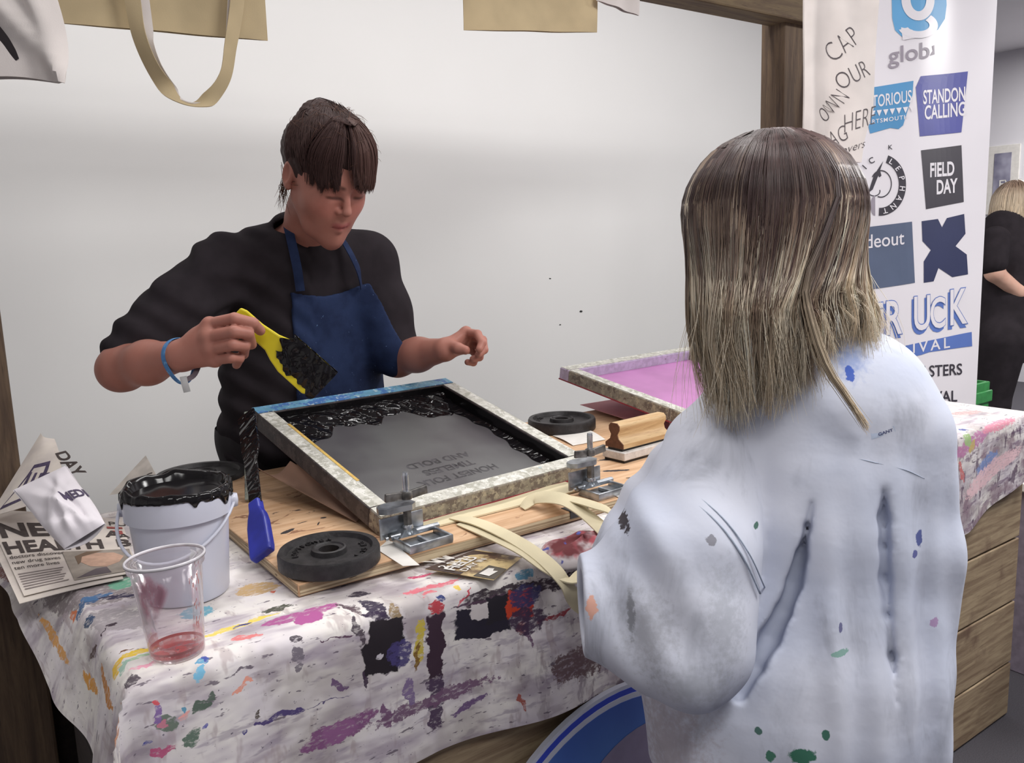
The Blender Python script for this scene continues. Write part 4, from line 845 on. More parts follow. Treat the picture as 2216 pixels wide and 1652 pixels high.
# ------------------------------------------------------------------ the tote bag on the board with its straps hanging forward
M_canvas = plain('cream_canvas', srgb(226, 214, 180), .85, var=.06, sc=12, bump=.25, bsc=500)
tb = thing('tote_bag', 'cream canvas tote bag lying under the inked screen with straps hanging forward', 'tote bag', (.70, .40, BZ1))
sheet('bag_body', lambda s, t: np.array((.50+.36*s, .185+.36*t, BZ1+.004+.0015*math.sin(9*s)*math.sin(7*t))), 14, 14, .003, M_canvas, tb)
def straight(pl, w, nm='strap'):
    pts = [onz(px, py, z) for px, py, z, *_ in pl]; nr = [unit(np.array(q[3]) if len(q) > 3 else ZH*1.0) for q in pl]
    return ribbon(nm, pts, nr, w, .0022, M_canvas, tb, 60)
up_ = (0, 0, 1)
straight([(985, 1118, BZ1+.006), (1040, 1132, BZ1+.010), (1110, 1165, BZ1+.012), (1170, 1205, BZ1+.006, (0, -.3, 1)), (1215, 1250, .915, (0, -.5, .8)), (1245, 1300, .87, (-.3, -.9, .2)), (1262, 1318, .855, (-.3, -.9, .1))], [.028, .028, .028, .027, .025, .022])
straight([(1000, 1132, BZ1+.003), (1060, 1158, BZ1+.006), (1130, 1192, BZ1+.008), (1185, 1230, .925, (0, -.3, 1)), (1235, 1256, .908), (1262, 1238, .910), (1300, 1225, .912)], [.024, .024, .024, .022, .022, .022])
straight([(1130, 1100, BZ1+.003), (1160, 1078, BZ1+.018, (-.3, -.4, .8)), (1215, 1080, BZ1+.030, (-.2, -.7, .7)), (1262, 1108, BZ1+.022, (0, -.2, 1)), (1310, 1150, BZ1+.012), (1345, 1195, .922, (0, -.3, 1))], [.020, .030, .032, .030, .030, .028])
straight([(1165, 1072, BZ1+.004), (1230, 1078, BZ1+.028, (0, .5, .9)), (1300, 1098, BZ1+.034, (0, .4, .9)), (1345, 1122, BZ1+.020), (1380, 1150, BZ1+.01)], [.022, .026, .028, .028, .028])
# ------------------------------------------------------------------ bags hanging from the beam
M_tan = plain('tan_cotton', srgb(206, 186, 148), .9, var=.07, sc=10, bump=.2, bsc=500)
M_cream = plain('off_white_cotton', srgb(226, 218, 214), .9, var=.05, sc=9, bump=.2, bsc=500)
def hang_bag(name, label, A, B, top, mat, wav=.006, thick=.012, n=24):
    """a bag hanging as a double sheet; A, B lower corners in the room, top height"""
    A, B = np.array(A, float), np.array(B, float); ex = B-A; nn = unit(np.cross(ex, ZH)); nn = nn if nn@(CAM-A) > 0 else -nn
    t = thing(name, label, 'tote bag', tuple((A+B)/2), 'bags hung on the stall beam')
    def F_(s, q, sg):
        b = A*(1-s)+B*s; z = b[2]*(1-q)+top*q; w = wav*math.sin(6*s+3*q)*(1-.4*q)+wav*.6*math.sin(15*s+1)*(1-q)
        return np.array((b[0], b[1], z))+nn*(sg*thick*.5*(math.sin(math.pi*s)**.5)*(1-.6*q)+w)
    sheet('front_panel', lambda s, q: F_(s, q, 1), n, n, .0012, mat, t); sheet('back_panel', lambda s, q: F_(s, q, -1), n, n, .0012, mat, t)
    return t, nn
HY = .83
A_, B2_ = ony(118, 50, HY), ony(580, 88, HY)
t, nn = hang_bag('tote_bag', 'tan cotton bag with long dangling handles pegged to the stall beam', A_, B2_, 2.17, M_tan, .003)
def px_y(pl, y0): return [ony(px, py, y) for px, py, y in pl]
hp = [(268, -90, .79), (285, -10, .785), (300, 75, .785), (332, 150, .785), (375, 205, .79), (415, 226, .79), (455, 212, .79), (488, 165, .79), (500, 95, .79), (512, 20, .79), (520, -80, .79)]
fn = [unit(CAM-p+np.array((.6*math.sin(i*1.3), 0, 0))) for i, p in enumerate(px_y(hp, 0))]
ribbon('handle', px_y(hp, 0), [(-.35, -1, .2), (-.5, -1, .1), (-.9, -.8, .2), (-1.0, -.6, .5), (-.6, -.5, .9), (.1, -.4, 1.0), (.7, -.6, .6), (.6, -1, .1), (.4, -1, 0), (.2, -1, 0), (.2, -1, 0)], .030, .0016, M_tan, t, 80)
hp2 = [(300, -90, .80), (312, 0, .80), (320, 60, .80), (322, 95, .80), (345, 150, .80), (385, 208, .80), (425, 222, .80), (468, 196, .80), (492, 140, .80), (498, 60, .80), (505, -60, .80)]
ribbon('handle', px_y(hp2, 0), [(-.1, -1, 0), (0, -1, 0), (.1, -1, 0), (-.6, -.8, 0), (-.9, -.4, .3), (-.5, -.3, .9), (.2, -.2, 1), (.9, -.4, .4), (.9, -.6, .1), (.6, -1, 0), (.6, -1, 0)], .020, .0016, M_cream, t, 80)
t, nn = hang_bag('tote_bag', 'plain tan cotton bag hanging flat from the middle of the stall beam', ony(1003, 66, HY), ony(1293, 70, HY), 2.17, M_tan, .004)
t, nn = hang_bag('tote_bag', 'small pale cotton bag corner hanging beside the right-hand tan bag', ony(1290, 2, HY-.02), ony(1384, 34, HY-.02), 2.19, M_cream, .004)
# far-left bag, nearer, twisted with a black print
w0, w1 = P(-110, 182, 1.22), P(168, 190, 1.30)
t = thing('tote_bag', 'cream bag with a black brush print hanging at the left edge', 'tote bag', tuple((w0+w1)/2), 'bags hung on the stall beam')
def Wb(s, q, sg=1):
    p = w0*(1-s)+w1*s; z = p[2]+q*.42-.012*math.sin(math.pi*s)*(1-q)*-1
    sh = -AH*(.10*q*(s))*min(1, q*1.6)
    rid = .022*math.exp(-((s-(.98-.55*q*1.0))/.10)**2)+.018*math.exp(-((s-(1.0-1.9*q))/.12)**2)*(q < .6)
    return np.array((p[0], p[1], z))+sh-BH*(rid+sg*.010*math.sin(math.pi*s)**.5)
sheet('front_panel', lambda s, q: Wb(s, q), 44, 30, .0012, M_cream, t); sheet('back_panel', lambda s, q: Wb(s, q, -1.2), 20, 20, .0012, M_cream, t)
st_ = MB(); br = [Wb(s, q)-BH*.0016 for s, q in ((.35, .20), (.42, .165), (.49, .125), (.54, .085), (.575, .06))]
ribbon('black_print', br, [-BH]*5, [.020, .022, .018, .014, .006], .0006, plain('black_print_ink', (.03, .022, .025), .6), t, 16)
MB().tube([np.array((w1[0]-.12, w1[1]+.06, 2.15)), np.array((w1[0]-.12, w1[1]+.06, w1[2]+.40))], .002, 6).build('cord', M_cream, t)
# ------------------------------------------------------------------ hand-lettered bag at the right post
k0, k1 = P(1736, 345, 2.52), P(1862, 352, 2.46); k2, k3 = P(1905, -40, 2.46), P(1742, -40, 2.52)
KW, KH = .20, .55
def Kb(x, y, l=0.0):
    s, q = x/KW, y/KH; edge = np.interp(q, (0, .12, .3, .5, 1), (0, .02, .22, .16, .0))
    p = (k0*(1-s)+k1*s)*(1-q)+(k3*(1-s)+k2*s)*q+AH*edge*s*.10
    w = .016*math.exp(-((s-.12)/.10)**2)-.012*math.exp(-((s-.40)/.12)**2)+.008*math.sin(8*s+5*q)
    return p-BH*(w+l)
t = thing('tote_bag', 'pale cotton bag with handwritten black lettering hanging by the right post', 'tote bag', tuple((k0+k1)/2), 'bags hung on the stall beam')
sheet('front_panel', lambda s, q: Kb(s*KW, q*KH), 40, 30, .0012, M_cream, t)
sheet('back_panel', lambda s, q: Kb(s*KW, q*KH, -.012), 16, 16, .0012, M_cream, t)
M_pen = plain('black_marker', srgb(84, 76, 80), .6)
for _w in [('CAP', .085, .30, .085, -.022, dict(rot=.75, shear=.25, sx=.62)), ('OUR', .105, .215, .075, -.020, dict(rot=.55, shear=.2, sx=.62)), ('OWN', .075, .115, .068, -.020, dict(rot=.95, shear=.2, sx=.55)), ('BAG', .085, .030, .072, -.020, dict(rot=.55, shear=.2, sx=.55)), ('HERE', .130, .085, .085, -.022, dict(rot=.35, shear=.3, sx=.48)), ('lovers', .125, .018, .034, -.012, dict(rot=.35, shear=.5))]: letters('handwriting', [_w], Kb, M_pen, t, .0016)
# ------------------------------------------------------------------ banner with festival names
DB0, DB1 = 2.92, 3.02
bl, brr, tr_, tl_ = P(1800, 905, DB0), P(2113, 880, DB1), P(2160, -60, DB1), P(1790, -40, DB0)
BW_, BHH = .55, 1.60
def Bn(px, py, l=0.0):
    """banner surface from the photo's own grid of print"""
    p = P(px, py, DB0+(DB1-DB0)*(px-1800)/313.)
    w = .007*math.sin((px-1800)/36.)+.002*math.sin((px-1800)/19.+py/160.)
    return p+BH*(w-l)
def bedge(t): return (1800-10*t, 905-945*t), (2113+47*t, 880-940*t)
def Bs(s, t):
    a, b = bedge(t); return Bn(a[0]*(1-s)+b[0]*s, a[1]*(1-s)+b[1]*s)
M_banner = plain('white_banner_vinyl', srgb(236, 232, 238), .35, var=.02, sc=3)
bn_ = thing('roll_up_banner', 'tall white roll-up banner printed with blue and black festival logos', 'banner', tuple(onz(1950, 905, 0.0)*0+np.array((*Bn(1950, 890)[:2], 0))))
sheet('banner_sheet', Bs, 60, 40, .002, M_banner, bn_)
def bz(px, py): q = Bn(px, py); return q
lowL, lowR = Bs(0, 0), Bs(1, 0)
M_alu = plain('aluminium', (.6, .6, .62), .35, .8)
def Bl(s, t):  # lower banner and base, hidden by the counter
    a = lowL*(1-s)+lowR*s; return np.array((a[0], a[1], a[2]*(1-t)+.06*t))
sheet('banner_lower_sheet', Bl, 30, 8, .002, M_banner, bn_)
cb_ = (lowL+lowR)/2; eb = unit(np.array((lowR-lowL)[:2].tolist()+[0])); MB().box((cb_[0], cb_[1], .035), (.62, .16, .07), np.stack([eb, np.cross(ZH, eb), ZH], 1), bev=.01).build('base_cassette', M_alu, bn_)
# everything printed is given on a straight grid (x to the right, y up, in photo pixels) that leans with the banner
def Lb(ox, oy, sl, k=1.0, shx=0.0):
    return lambda x, y, l: Bn(ox+x*k+shx*y, oy-y*k-sl*x, l)
def mcol(n, r, g, b): return plain(n, srgb(r, g, b), .45, var=.05, sc=6)
M_bl1, M_bl2, M_bl3, M_bl4, M_grl, M_blk, M_nvy = mcol('banner_sky_blue', 104, 172, 222), mcol('banner_blue', 84, 150, 200), mcol('banner_indigo', 76, 80, 160), mcol('banner_royal', 96, 124, 196), mcol('banner_grey', 156, 148, 160), mcol('banner_black', 62, 58, 68), mcol('banner_navy', 50, 56, 92)
ML = .0012
def pd(name, poly, mat, lift=ML):
    bm = bmesh.new(); vs = [bm.verts.new((a, -b, 0)) for a, b in poly]; bm.faces.new(vs); bmesh.ops.triangulate(bm, faces=bm.faces[:])
    for _ in range(3):
        bmesh.ops.subdivide_edges(bm, edges=[e for e in bm.edges if e.calc_length() > 16], cuts=1); bmesh.ops.triangulate(bm, faces=[f for f in bm.faces if len(f.verts) > 3])
    bm.verts.index_update(); v = [Bn(q.co.x, -q.co.y, lift) for q in bm.verts]; f = [tuple(q.index for q in g.verts) for g in bm.faces]; bm.free()
    return mesh(name, v, f, mat, bn_)
def lt(name, body, x, y, size, bold, mat, sl=.10, lift=ML*1.6, sy=1.0, **kw):
    return letters(name, [(body, 0, 0, size, bold, dict(kw, sy=sy))], Lb(x, y, sl, 1.0, kw.pop('lean', 0) if 'lean' in kw else 0), mat, bn_, lift)
def circ(cx, cy, rx, ry, a0=0, a1=2*math.pi, n=28): return [(cx+rx*math.cos(a0+(a1-a0)*i/n), cy+ry*math.sin(a0+(a1-a0)*i/n)) for i in range(n+(0 if abs(a1-a0-2*math.pi) < 1e-6 else 1))]
def ringpd(name, cx, cy, r1x, r1y, r0x, r0y, a0, a1, mat, lift=ML, n=40):
    v = []; f = []
    for i in range(n+1):
        a = a0+(a1-a0)*i/n; v += [Bn(cx+r1x*math.cos(a), cy+r1y*math.sin(a), lift), Bn(cx+r0x*math.cos(a), cy+r0y*math.sin(a), lift)]
    for i in range(n): f.append((2*i, 2*i+2, 2*i+3, 2*i+1))
    return mesh(name, v, f, mat, bn_)
# blue drop logo with a white g cut through it
pd('logo_drop', [(1928, -40), (2046, -50), (2050, 10), (2046, 40), (2030, 64), (2010, 76), (1975, 80), (1950, 80), (1936, 66), (1930, 40)], M_bl1)
M_bnw = M_banner
ringpd('logo_letter', 1985, 0, 36, 46, 17, 26, 0, 2*math.pi, M_bnw, ML*2)
ringpd('logo_letter', 1985, 56, 44, 28, 24, 13, -.9, 2.8, M_bnw, ML*2.2)
pd('logo_letter', [(1948, 60), (1972, 66), (1976, 84), (1952, 88)], M_bnw, ML*2)
lt('banner_word', 'glob', 1922, 138, 50, .012, M_grl, sl=.14, sx=1.05)
pd('banner_word_mark', [(2016, 100), (2021, 98), (2022, 118), (2011, 121), (2018, 110)], M_grl)
# victorious / standon calling
pd('logo_block', [(1868, 192), (1974, 176), (1972, 206), (1952, 272), (1943, 280), (1926, 277), (1884, 289), (1872, 240)], M_bl2)
lt('logo_word', 'VICTORIOUS', 1858, 236, 37, .010, M_bnw, sl=.13, sx=.52)
mb = MB()
for k in range(7): x = 1884+k*13.5; y = 240-1.4*k; mb.add([Bn(x, y, ML*2), Bn(x+11, y-1, ML*2), Bn(x+5.5, y+13, ML*2)], [(0, 1, 2)])
mb.build('bunting_marks', M_bnw, bn_)
lt('logo_word', 'PORTSMOUTH', 1868, 270, 12.5, .012, M_bnw, sl=.13, space=1.2)
pd('logo_block', [(1990, 166), (2096, 154), (2082, 286), (1988, 296), (1979, 190)], M_bl3)
lt('logo_word', 'STANDON', 1995, 226, 42, .020, M_bnw, sl=.10, sx=.47); lt('logo_word', 'CALLING', 1998, 259, 42, .020, M_bnw, sl=.11, sx=.54)
# round badge with letters on a ring
bx_, by_ = 1905, 400
ringpd('badge_ring', bx_, by_, 53, 67, 38, 50, -1.25, 1.62, M_blk, ML)
pd('badge_half', circ(bx_-10, by_+45, 10, 22, 1.55, 4.7, 10), M_grl)
pd('badge_half', [(1912, 348), (1892, 380), (1880, 418), (1890, 410), (1900, 384)], M_blk)
ringpd('badge_outline', bx_+2, by_-2, 22, 30, 20, 27.5, -2.6, 1.9, M_blk, ML)
ringpd('badge_trunk', bx_-12, by_+14, 13, 11, 11, 9, -.3, 2.4, M_blk, ML)
pd('badge_ear', [(1897, 372), (1905, 368), (1908, 380), (1904, 384)], M_blk)
def ringtext(txt, a0, a1, rx, ry, size, mat):
    mb = MB()
    for i, ch in enumerate(txt):
        a = a0+(a1-a0)*i/(len(txt)-1); v, f = text_poly(ch, size, .012, align='CENTER'); v = v-(0, size*.35); ca, sa = math.cos(a+math.pi/2), math.sin(a+math.pi/2)
        mb.add([Bn(bx_+rx*math.cos(a)+p*ca+q*sa, by_+ry*math.sin(a)+p*sa-q*ca, ML*2.4) for p, q in v], f)
    mesh('badge_letters', mb.v, mb.f, mat, bn_)
ringtext('ECTRIC', math.pi+.95-1.9, math.pi+1.15, 45, 58, 18, M_blk); ringtext('LEPHANT', -1.05, 1.35, 45.5, 58, 16, M_bnw); ringtext('E', 2.0, 2.0, 45, 58, 18, M_blk) if False else None
lt('badge_mark', 'K', 1921, 324, 14, .01, M_blk, sl=.1)
pd('logo_block', [(1991, 326), (2082, 314), (2087, 437), (2003, 453)], M_blk)
lt('logo_word', 'FIELD', 2011, 383, 42, .03, M_bnw, sl=.08, sx=.54); lt('logo_word', 'DAY', 2026, 420, 42, .03, M_bnw, sl=.10, sx=.54)
pd('logo_block', [(1852, 495), (1971, 480), (1978, 612), (1880, 628), (1852, 632)], mcol('banner_slate', 92, 104, 130))
lt('logo_word', 'hideout', 1850, 541, 42, .006, M_bnw, sl=.12, sx=.80)
pd('logo_cross', [(1993, 479), (2030, 474), (2039, 492), (2050, 472), (2088, 463), (2091, 506), (2069, 533), (2094, 551), (2097, 594), (2062, 600), (2031, 580), (2020, 609), (1998, 612), (1998, 566), (2014, 541), (1995, 522)], M_nvy)
# outlined word with a solid shadow
for ch, x, y, s in (('T', 1874, 732, 1), ('R', 1912, 726, 1), ('U', 1972, 716, 1), ('C', 2009, 712, .9), ('K', 2052, 705, 1.05)):
    sz = 104*s
    letters('shadow_letter', [(ch, -3, -6, sz, .030, dict(sx=.56))], Lb(x, y, .12), M_bl4, bn_, ML)
    letters('outline_letter', [(ch, 1, 1, sz, .030, dict(sx=.56))], Lb(x, y, .12), M_bl4, bn_, ML*1.8)
    letters('letter', [(ch, 1, 1, sz, .012, dict(sx=.56))], Lb(x, y, .12), M_bnw, bn_, ML*2.6)
pd('logo_strip', [(1850, 770), (2010, 737), (2105, 719), (2106, 750), (2010, 762), (1992, 768), (1860, 795)], M_bl4)
lt('logo_word', 'FESTIVAL', 1880, 777, 32, .012, M_bnw, sl=.14, sx=1.0, space=1.42)
lt('banner_word', 'MASTERS', 1966, 817, 34, .014, M_blk, sl=.05, sx=.86)
lt('banner_word', 'FESTIVAL', 1950, 871, 34, .014, M_blk, sl=.01, sx=.90)
# ------------------------------------------------------------------ blue logo panel leaning on the counter front
m = Mat('blue_logo_print', .4); o_ = m.obj(); z_ = m.n('SeparateXYZ', {0: o_}).outputs
m.color(m.mix(m.thr(m.noise(o_, 3, 2), .3, .7), srgb(88, 130, 206), srgb(60, 84, 170))); M_lp = m.m
M_lpw = plain('logo_panel_white', srgb(206, 210, 226), .4, var=.03)
M_lps = plain('logo_panel_stripe', srgb(60, 80, 200), .4, var=.03)
M_lpg = plain('logo_panel_lilac', srgb(150, 140, 170), .45, var=.04)
M_lpd = plain('logo_panel_dark', srgb(70, 62, 80), .45, var=.04)
def fp(px, py, l=0.0): q = ony(px, py, -.045-l); return (q[0], q[2])
lc = ony(1352, 1800, -.045)
lg = thing('logo_panel', 'round blue and white logo panel standing against the counter front', 'sign panel', (lc[0], -.04, .0))
RR = abs(ony(1112, 1800, -.045)[0]-lc[0])
ctr = np.array((lc[0], 0, .33))
def disc(name, r, y0, y1, mat, cx=0, cz=0, rz=None, n=72, r0=None):
    rz = rz or r; mb = MB(); poly = [(cx+r*math.cos(2*math.pi*i/n), cz+rz*math.sin(2*math.pi*i/n)) for i in range(n)]
    mb.prism(poly, (ctr[0], y0, ctr[2]), (1, 0, 0), (0, 0, 1), (0, -1, 0), y1); return mb.build(name, mat, lg)
disc('panel', .325, -.028, .010, M_lpw); disc('blue_ring', .318, -.0382, .0008, M_lps); disc('white_ring', .308, -.0392, .0006, M_lpw); disc('blue_disc', .298, -.040, .0008, M_lp)
def ring(name, ro, ri, y, mat, a0, a1, cx, cz, n=48):
    v = []; f = []
    for i in range(n+1):
        a = a0+(a1-a0)*i/n; v += [(ctr[0]+cx+ro*math.cos(a), y, ctr[2]+cz+ro*math.sin(a)), (ctr[0]+cx+ri*math.cos(a), y, ctr[2]+cz+ri*math.sin(a))]
    for i in range(n): f.append((2*i, 2*i+2, 2*i+3, 2*i+1))
    mesh(name, v, f, mat, lg)
ring('letter_bowl', .200, .105, -.0416, M_lpg, 0, 2*math.pi, .06, .04)
# ------------------------------------------------------------------ soft modelling: distance field -> one continuous mesh
class Field:
    """grid aligned with (AH, BH, Z); h may be a list of (lo, hi, step) pieces for the z axis"""
    def __init__(s, lo, hi, h, hz=None, o=None):
        s.o = np.zeros(3) if o is None else np.asarray(o, float); s.R = np.stack([AH, BH, ZH], 1)
        s.ax = [np.arange(lo[0], hi[0]+h, h), np.arange(lo[1], hi[1]+h, h)]
        if hz is None: s.ax.append(np.arange(lo[2], hi[2]+h, h))
        else: s.ax.append(np.concatenate([np.arange(a, b-1e-6, st) for a, b, st in hz]))
        s.ax = [a.astype(np.float32) for a in s.ax]; s.D = np.full([len(a) for a in s.ax], 1.0, np.float32); s.h = h
    def L(s, p): return s.R.T@(np.asarray(p, float)-s.o)
    def reg(s, lo, hi):
        sl = []; 
        for i in range(3):
            a = np.searchsorted(s.ax[i], lo[i]); b = np.searchsorted(s.ax[i], hi[i]); sl.append(slice(max(0, a-1), min(len(s.ax[i]), b+1)))
        if any(q.stop-q.start < 1 for q in sl): return None
        return tuple(sl), s.ax[0][sl[0]][:, None, None], s.ax[1][sl[1]][None, :, None], s.ax[2][sl[2]][None, None, :]
    def comb(s, sl, d, k, op):
        A = s.D[sl]; d = d.astype(np.float32)
        if op == 'sub':
            d = -d
            if k > 0: hh = np.clip(.5-.5*(A-d)/k, 0, 1); s.D[sl] = A*(1-hh)+d*hh+k*hh*(1-hh)
            else: s.D[sl] = np.maximum(A, d)
        else:
            if k > 0: hh = np.clip(.5+.5*(A-d)/k, 0, 1); s.D[sl] = A*(1-hh)+d*hh-k*hh*(1-hh)
            else: s.D[sl] = np.minimum(A, d)
    def cone(s, a, b, ra, rb, k=.02, op='add', flat=None, fs=1.0):
        """tapered capsule; flat = direction squeezed by factor fs (<1 thinner)"""
        a, b = s.L(a), s.L(b); mr = max(ra, rb)+k+4*s.h+.004; r = s.reg(np.minimum(a, b)-mr, np.maximum(a, b)+mr)
        if r is None: return s
        sl, X, Y, Z = r; ab = b-a; L2 = ab@ab+1e-12
        x, y, z = X-a[0], Y-a[1], Z-a[2]; t = np.clip((x*ab[0]+y*ab[1]+z*ab[2])/L2, 0, 1)
        x = x-t*ab[0]; y = y-t*ab[1]; z = z-t*ab[2]
        if flat is not None:
            n = s.R.T@unit(flat); q = (x*n[0]+y*n[1]+z*n[2])*(1/fs-1); x = x+q*n[0]; y = y+q*n[1]; z = z+q*n[2]
        d = np.sqrt(x*x+y*y+z*z)-(ra+(rb-ra)*t)
        if flat is not None: d = d*(fs*.5+.5)
        s.comb(sl, d, k, op); return s
    def chain(s, pts, rs, k=.02, **kw):
        for i in range(len(pts)-1): s.cone(pts[i], pts[i+1], rs[i], rs[i+1], k, **kw)
        return s
    def ell(s, c, ax, rad, k=.02, op='add'):
        """ellipsoid, ax = 3x3 world axes in columns"""
        c = s.L(c); A = s.R.T@np.asarray(ax, float); mr = max(rad)+k+4*s.h+.004; r = s.reg(c-mr, c+mr)
        if r is None: return s
        sl, X, Y, Z = r; x, y, z = X-c[0], Y-c[1], Z-c[2]; k0 = 0; k1 = 0
        for i in range(3):
            q = x*A[0, i]+y*A[1, i]+z*A[2, i]; k0 = k0+(q/rad[i])**2; k1 = k1+(q/rad[i]**2)**2
        k0 = np.sqrt(k0); k1 = np.sqrt(k1)+1e-9; s.comb(sl, k0*(k0-1)/k1, k, op); return s
    def warp(s, fn):
        s.D += fn(s.ax[0][:, None, None], s.ax[1][None, :, None], s.ax[2][None, None, :]).astype(np.float32); return s
    def sample(s, p):
        q = s.L(p); idx = []; w = []
        for i in range(3):
            j = int(np.clip(np.searchsorted(s.ax[i], q[i])-1, 0, len(s.ax[i])-2)); idx.append(j); w.append((q[i]-s.ax[i][j])/(s.ax[i][j+1]-s.ax[i][j]))
        v = 0
        for a in (0, 1):
            for b in (0, 1):
                for c in (0, 1): v += s.D[idx[0]+a, idx[1]+b, idx[2]+c]*(w[0] if a else 1-w[0])*(w[1] if b else 1-w[1])*(w[2] if c else 1-w[2])
        return v
    def hit(s, px, py, d0, d1, st=.003):
        """first surface point seen along a line of sight"""
        d = d0
        while d < d1:
            if s.sample(P(px, py, d)) < 0:
                lo, hi = d-st, d
                for _ in range(8):
                    m_ = (lo+hi)/2
                    if s.sample(P(px, py, m_)) < 0: hi = m_
                    else: lo = m_
                return P(px, py, hi)
            d += st
        return None
    def surf(s):
        D = s.D; I = D < 0; nx, ny, nz = D.shape
        c = np.zeros((nx-1, ny-1, nz-1), np.uint8)
        for a in (0, 1):
            for b in (0, 1):
                for e in (0, 1): c += I[a:nx-1+a, b:ny-1+b, e:nz-1+e]
        act = (c > 0) & (c < 8); ii = np.argwhere(act); n = len(ii); idx = np.full(act.shape, -1, np.int32); idx[act] = np.arange(n, dtype=np.int32)
        cor = [(a, b, e) for a in (0, 1) for b in (0, 1) for e in (0, 1)]
        val = {q: D[ii[:, 0]+q[0], ii[:, 1]+q[1], ii[:, 2]+q[2]].astype(np.float64) for q in cor}
        acc = np.zeros((n, 3)); cnt = np.zeros(n)
        for q in cor:
            for k in range(3):
                if q[k] == 0:
                    w = list(q); w[k] = 1; w = tuple(w); va, vb = val[q], val[w]; cr_ = (va < 0) != (vb < 0); t = np.where(cr_, va/np.where(cr_, va-vb, 1), 0)
                    pos = np.tile(np.array(q, float), (n, 1)); pos[:, k] = t; acc[cr_] += pos[cr_]; cnt[cr_] += 1
        f = acc/cnt[:, None]; V = np.zeros((n, 3))
        for k in range(3):
            a = s.ax[k].astype(float); V[:, k] = a[ii[:, k]]+f[:, k]*(a[ii[:, k]+1]-a[ii[:, k]])
        Q = []
        for k in range(3):
            sl0 = [slice(None)]*3; sl1 = [slice(None)]*3; sl0[k] = slice(0, -1); sl1[k] = slice(1, None)
            e = I[tuple(sl0)] != I[tuple(sl1)]; fl = I[tuple(sl0)]; j, l = (k+1) % 3, (k+2) % 3
            m_ = np.zeros_like(e); s2 = [slice(None)]*3; s2[j] = slice(1, -1); s2[l] = slice(1, -1); m_[tuple(s2)] = e[tuple(s2)]
            p = np.argwhere(m_); 
            if not len(p): continue
            def cell(dj, dl): q = p.copy(); q[:, j] += dj; q[:, l] += dl; return idx[q[:, 0], q[:, 1], q[:, 2]]
            quad = np.stack([cell(-1, -1), cell(0, -1), cell(0, 0), cell(-1, 0)], 1); ff = fl[p[:, 0], p[:, 1], p[:, 2]]
            quad[~ff] = quad[~ff][:, ::-1]; Q.append(quad)
        return V@s.R.T+s.o, np.concatenate(Q)
    def build(s, name, mat, parent=None, col=None, relax=2):
        V, Q = s.surf()
        for _ in range(relax):      # light relaxation
            S_ = np.zeros_like(V); N_ = np.zeros(len(V))
            for a, b in ((0, 1), (1, 2), (2, 3), (3, 0)):
                for u, w in ((a, b), (b, a)):
                    for k in range(3): S_[:, k] += np.bincount(Q[:, u], V[Q[:, w], k], len(V))
                    N_ += np.bincount(Q[:, u], minlength=len(V))
            V = V*.5+.5*S_/np.maximum(N_, 1)[:, None]
        o = npmesh(name, V, Q, mat, parent, True, None if col is None else col(V)); return o
def strands(name, PTS, r0, mat, parent, cols, sides=3, taper=.25):
    """PTS (N, n, 3): tapered tubes, cols (N, n, 3)"""
    PTS = np.asarray(PTS, float); N, n, _ = PTS.shape; T = np.gradient(PTS, axis=1); T /= np.linalg.norm(T, axis=2, keepdims=True)+1e-9
    ref = np.array((.31, .52, .18)); X = np.cross(T, ref); X /= np.linalg.norm(X, axis=2, keepdims=True)+1e-9; Y = np.cross(T, X)
    r0 = np.broadcast_to(np.asarray(r0, float), (N,)); tp = np.interp(np.linspace(0, 1, n), (0, .6, 1), (1, 1, taper)); r = r0[:, None]*tp[None, :]
    V = np.stack([PTS+r[..., None]*(math.cos(a)*X+math.sin(a)*Y) for a in [2*math.pi*k/sides for k in range(sides)]], 2)   # N,n,sides,3
    base = (np.arange(N)*n*sides)[:, None, None]; i = np.arange(n-1)[None, :, None]; k = np.arange(sides)[None, None, :]; k2 = (k+1) % sides
    q = np.stack([base+i*sides+k, base+i*sides+k2, base+(i+1)*sides+k2, base+(i+1)*sides+k], -1).reshape(-1, 4)
    C = np.repeat(np.asarray(cols, float)[:, :, None, :], sides, 2).reshape(-1, 3)
    return npmesh(name, V.reshape(-1, 3), q, mat, parent, True, C)
def cat_path(ctrl, n):
    """Catmull-Rom for a batch: ctrl (N, m, 3) -> (N, n, 3)"""
    c = np.asarray(ctrl, float); c = np.concatenate([2*c[:, :1]-c[:, 1:2], c, 2*c[:, -1:]-c[:, -2:-1]], 1); m_ = c.shape[1]-3; out = []
    for i in range(n):
        u = i/(n-1)*m_; k = min(int(u), m_-1); t = u-k; a, b, d, e = c[:, k], c[:, k+1], c[:, k+2], c[:, k+3]
        out.append(.5*((2*b)+(-a+d)*t+(2*a-5*b+4*d-e)*t*t+(-a+3*b-3*d+e)*t**3))
    return np.stack(out, 1)
def skin_mat(name, c):
    m = Mat(name, .5, spec=.35); o = m.obj(); t = m.attr('tint'); n = m.noise(o, 40, 4)
    m.color(m.mix(m.math('MULTIPLY', m.thr(n, .35, .7), .25), t, tuple(np.array(c)*(.9, .72, .70))))
    m.b.inputs['Subsurface Weight'].default_value = .08; m.b.inputs['Subsurface Radius'].default_value = (.012, .004, .003); m.b.inputs['Subsurface Scale'].default_value = .6
    return m.m
def hair_mat(name, rough=.42, spec=.5):
    m = Mat(name, rough, spec=spec); m.color(m.attr('tint')); return m.m
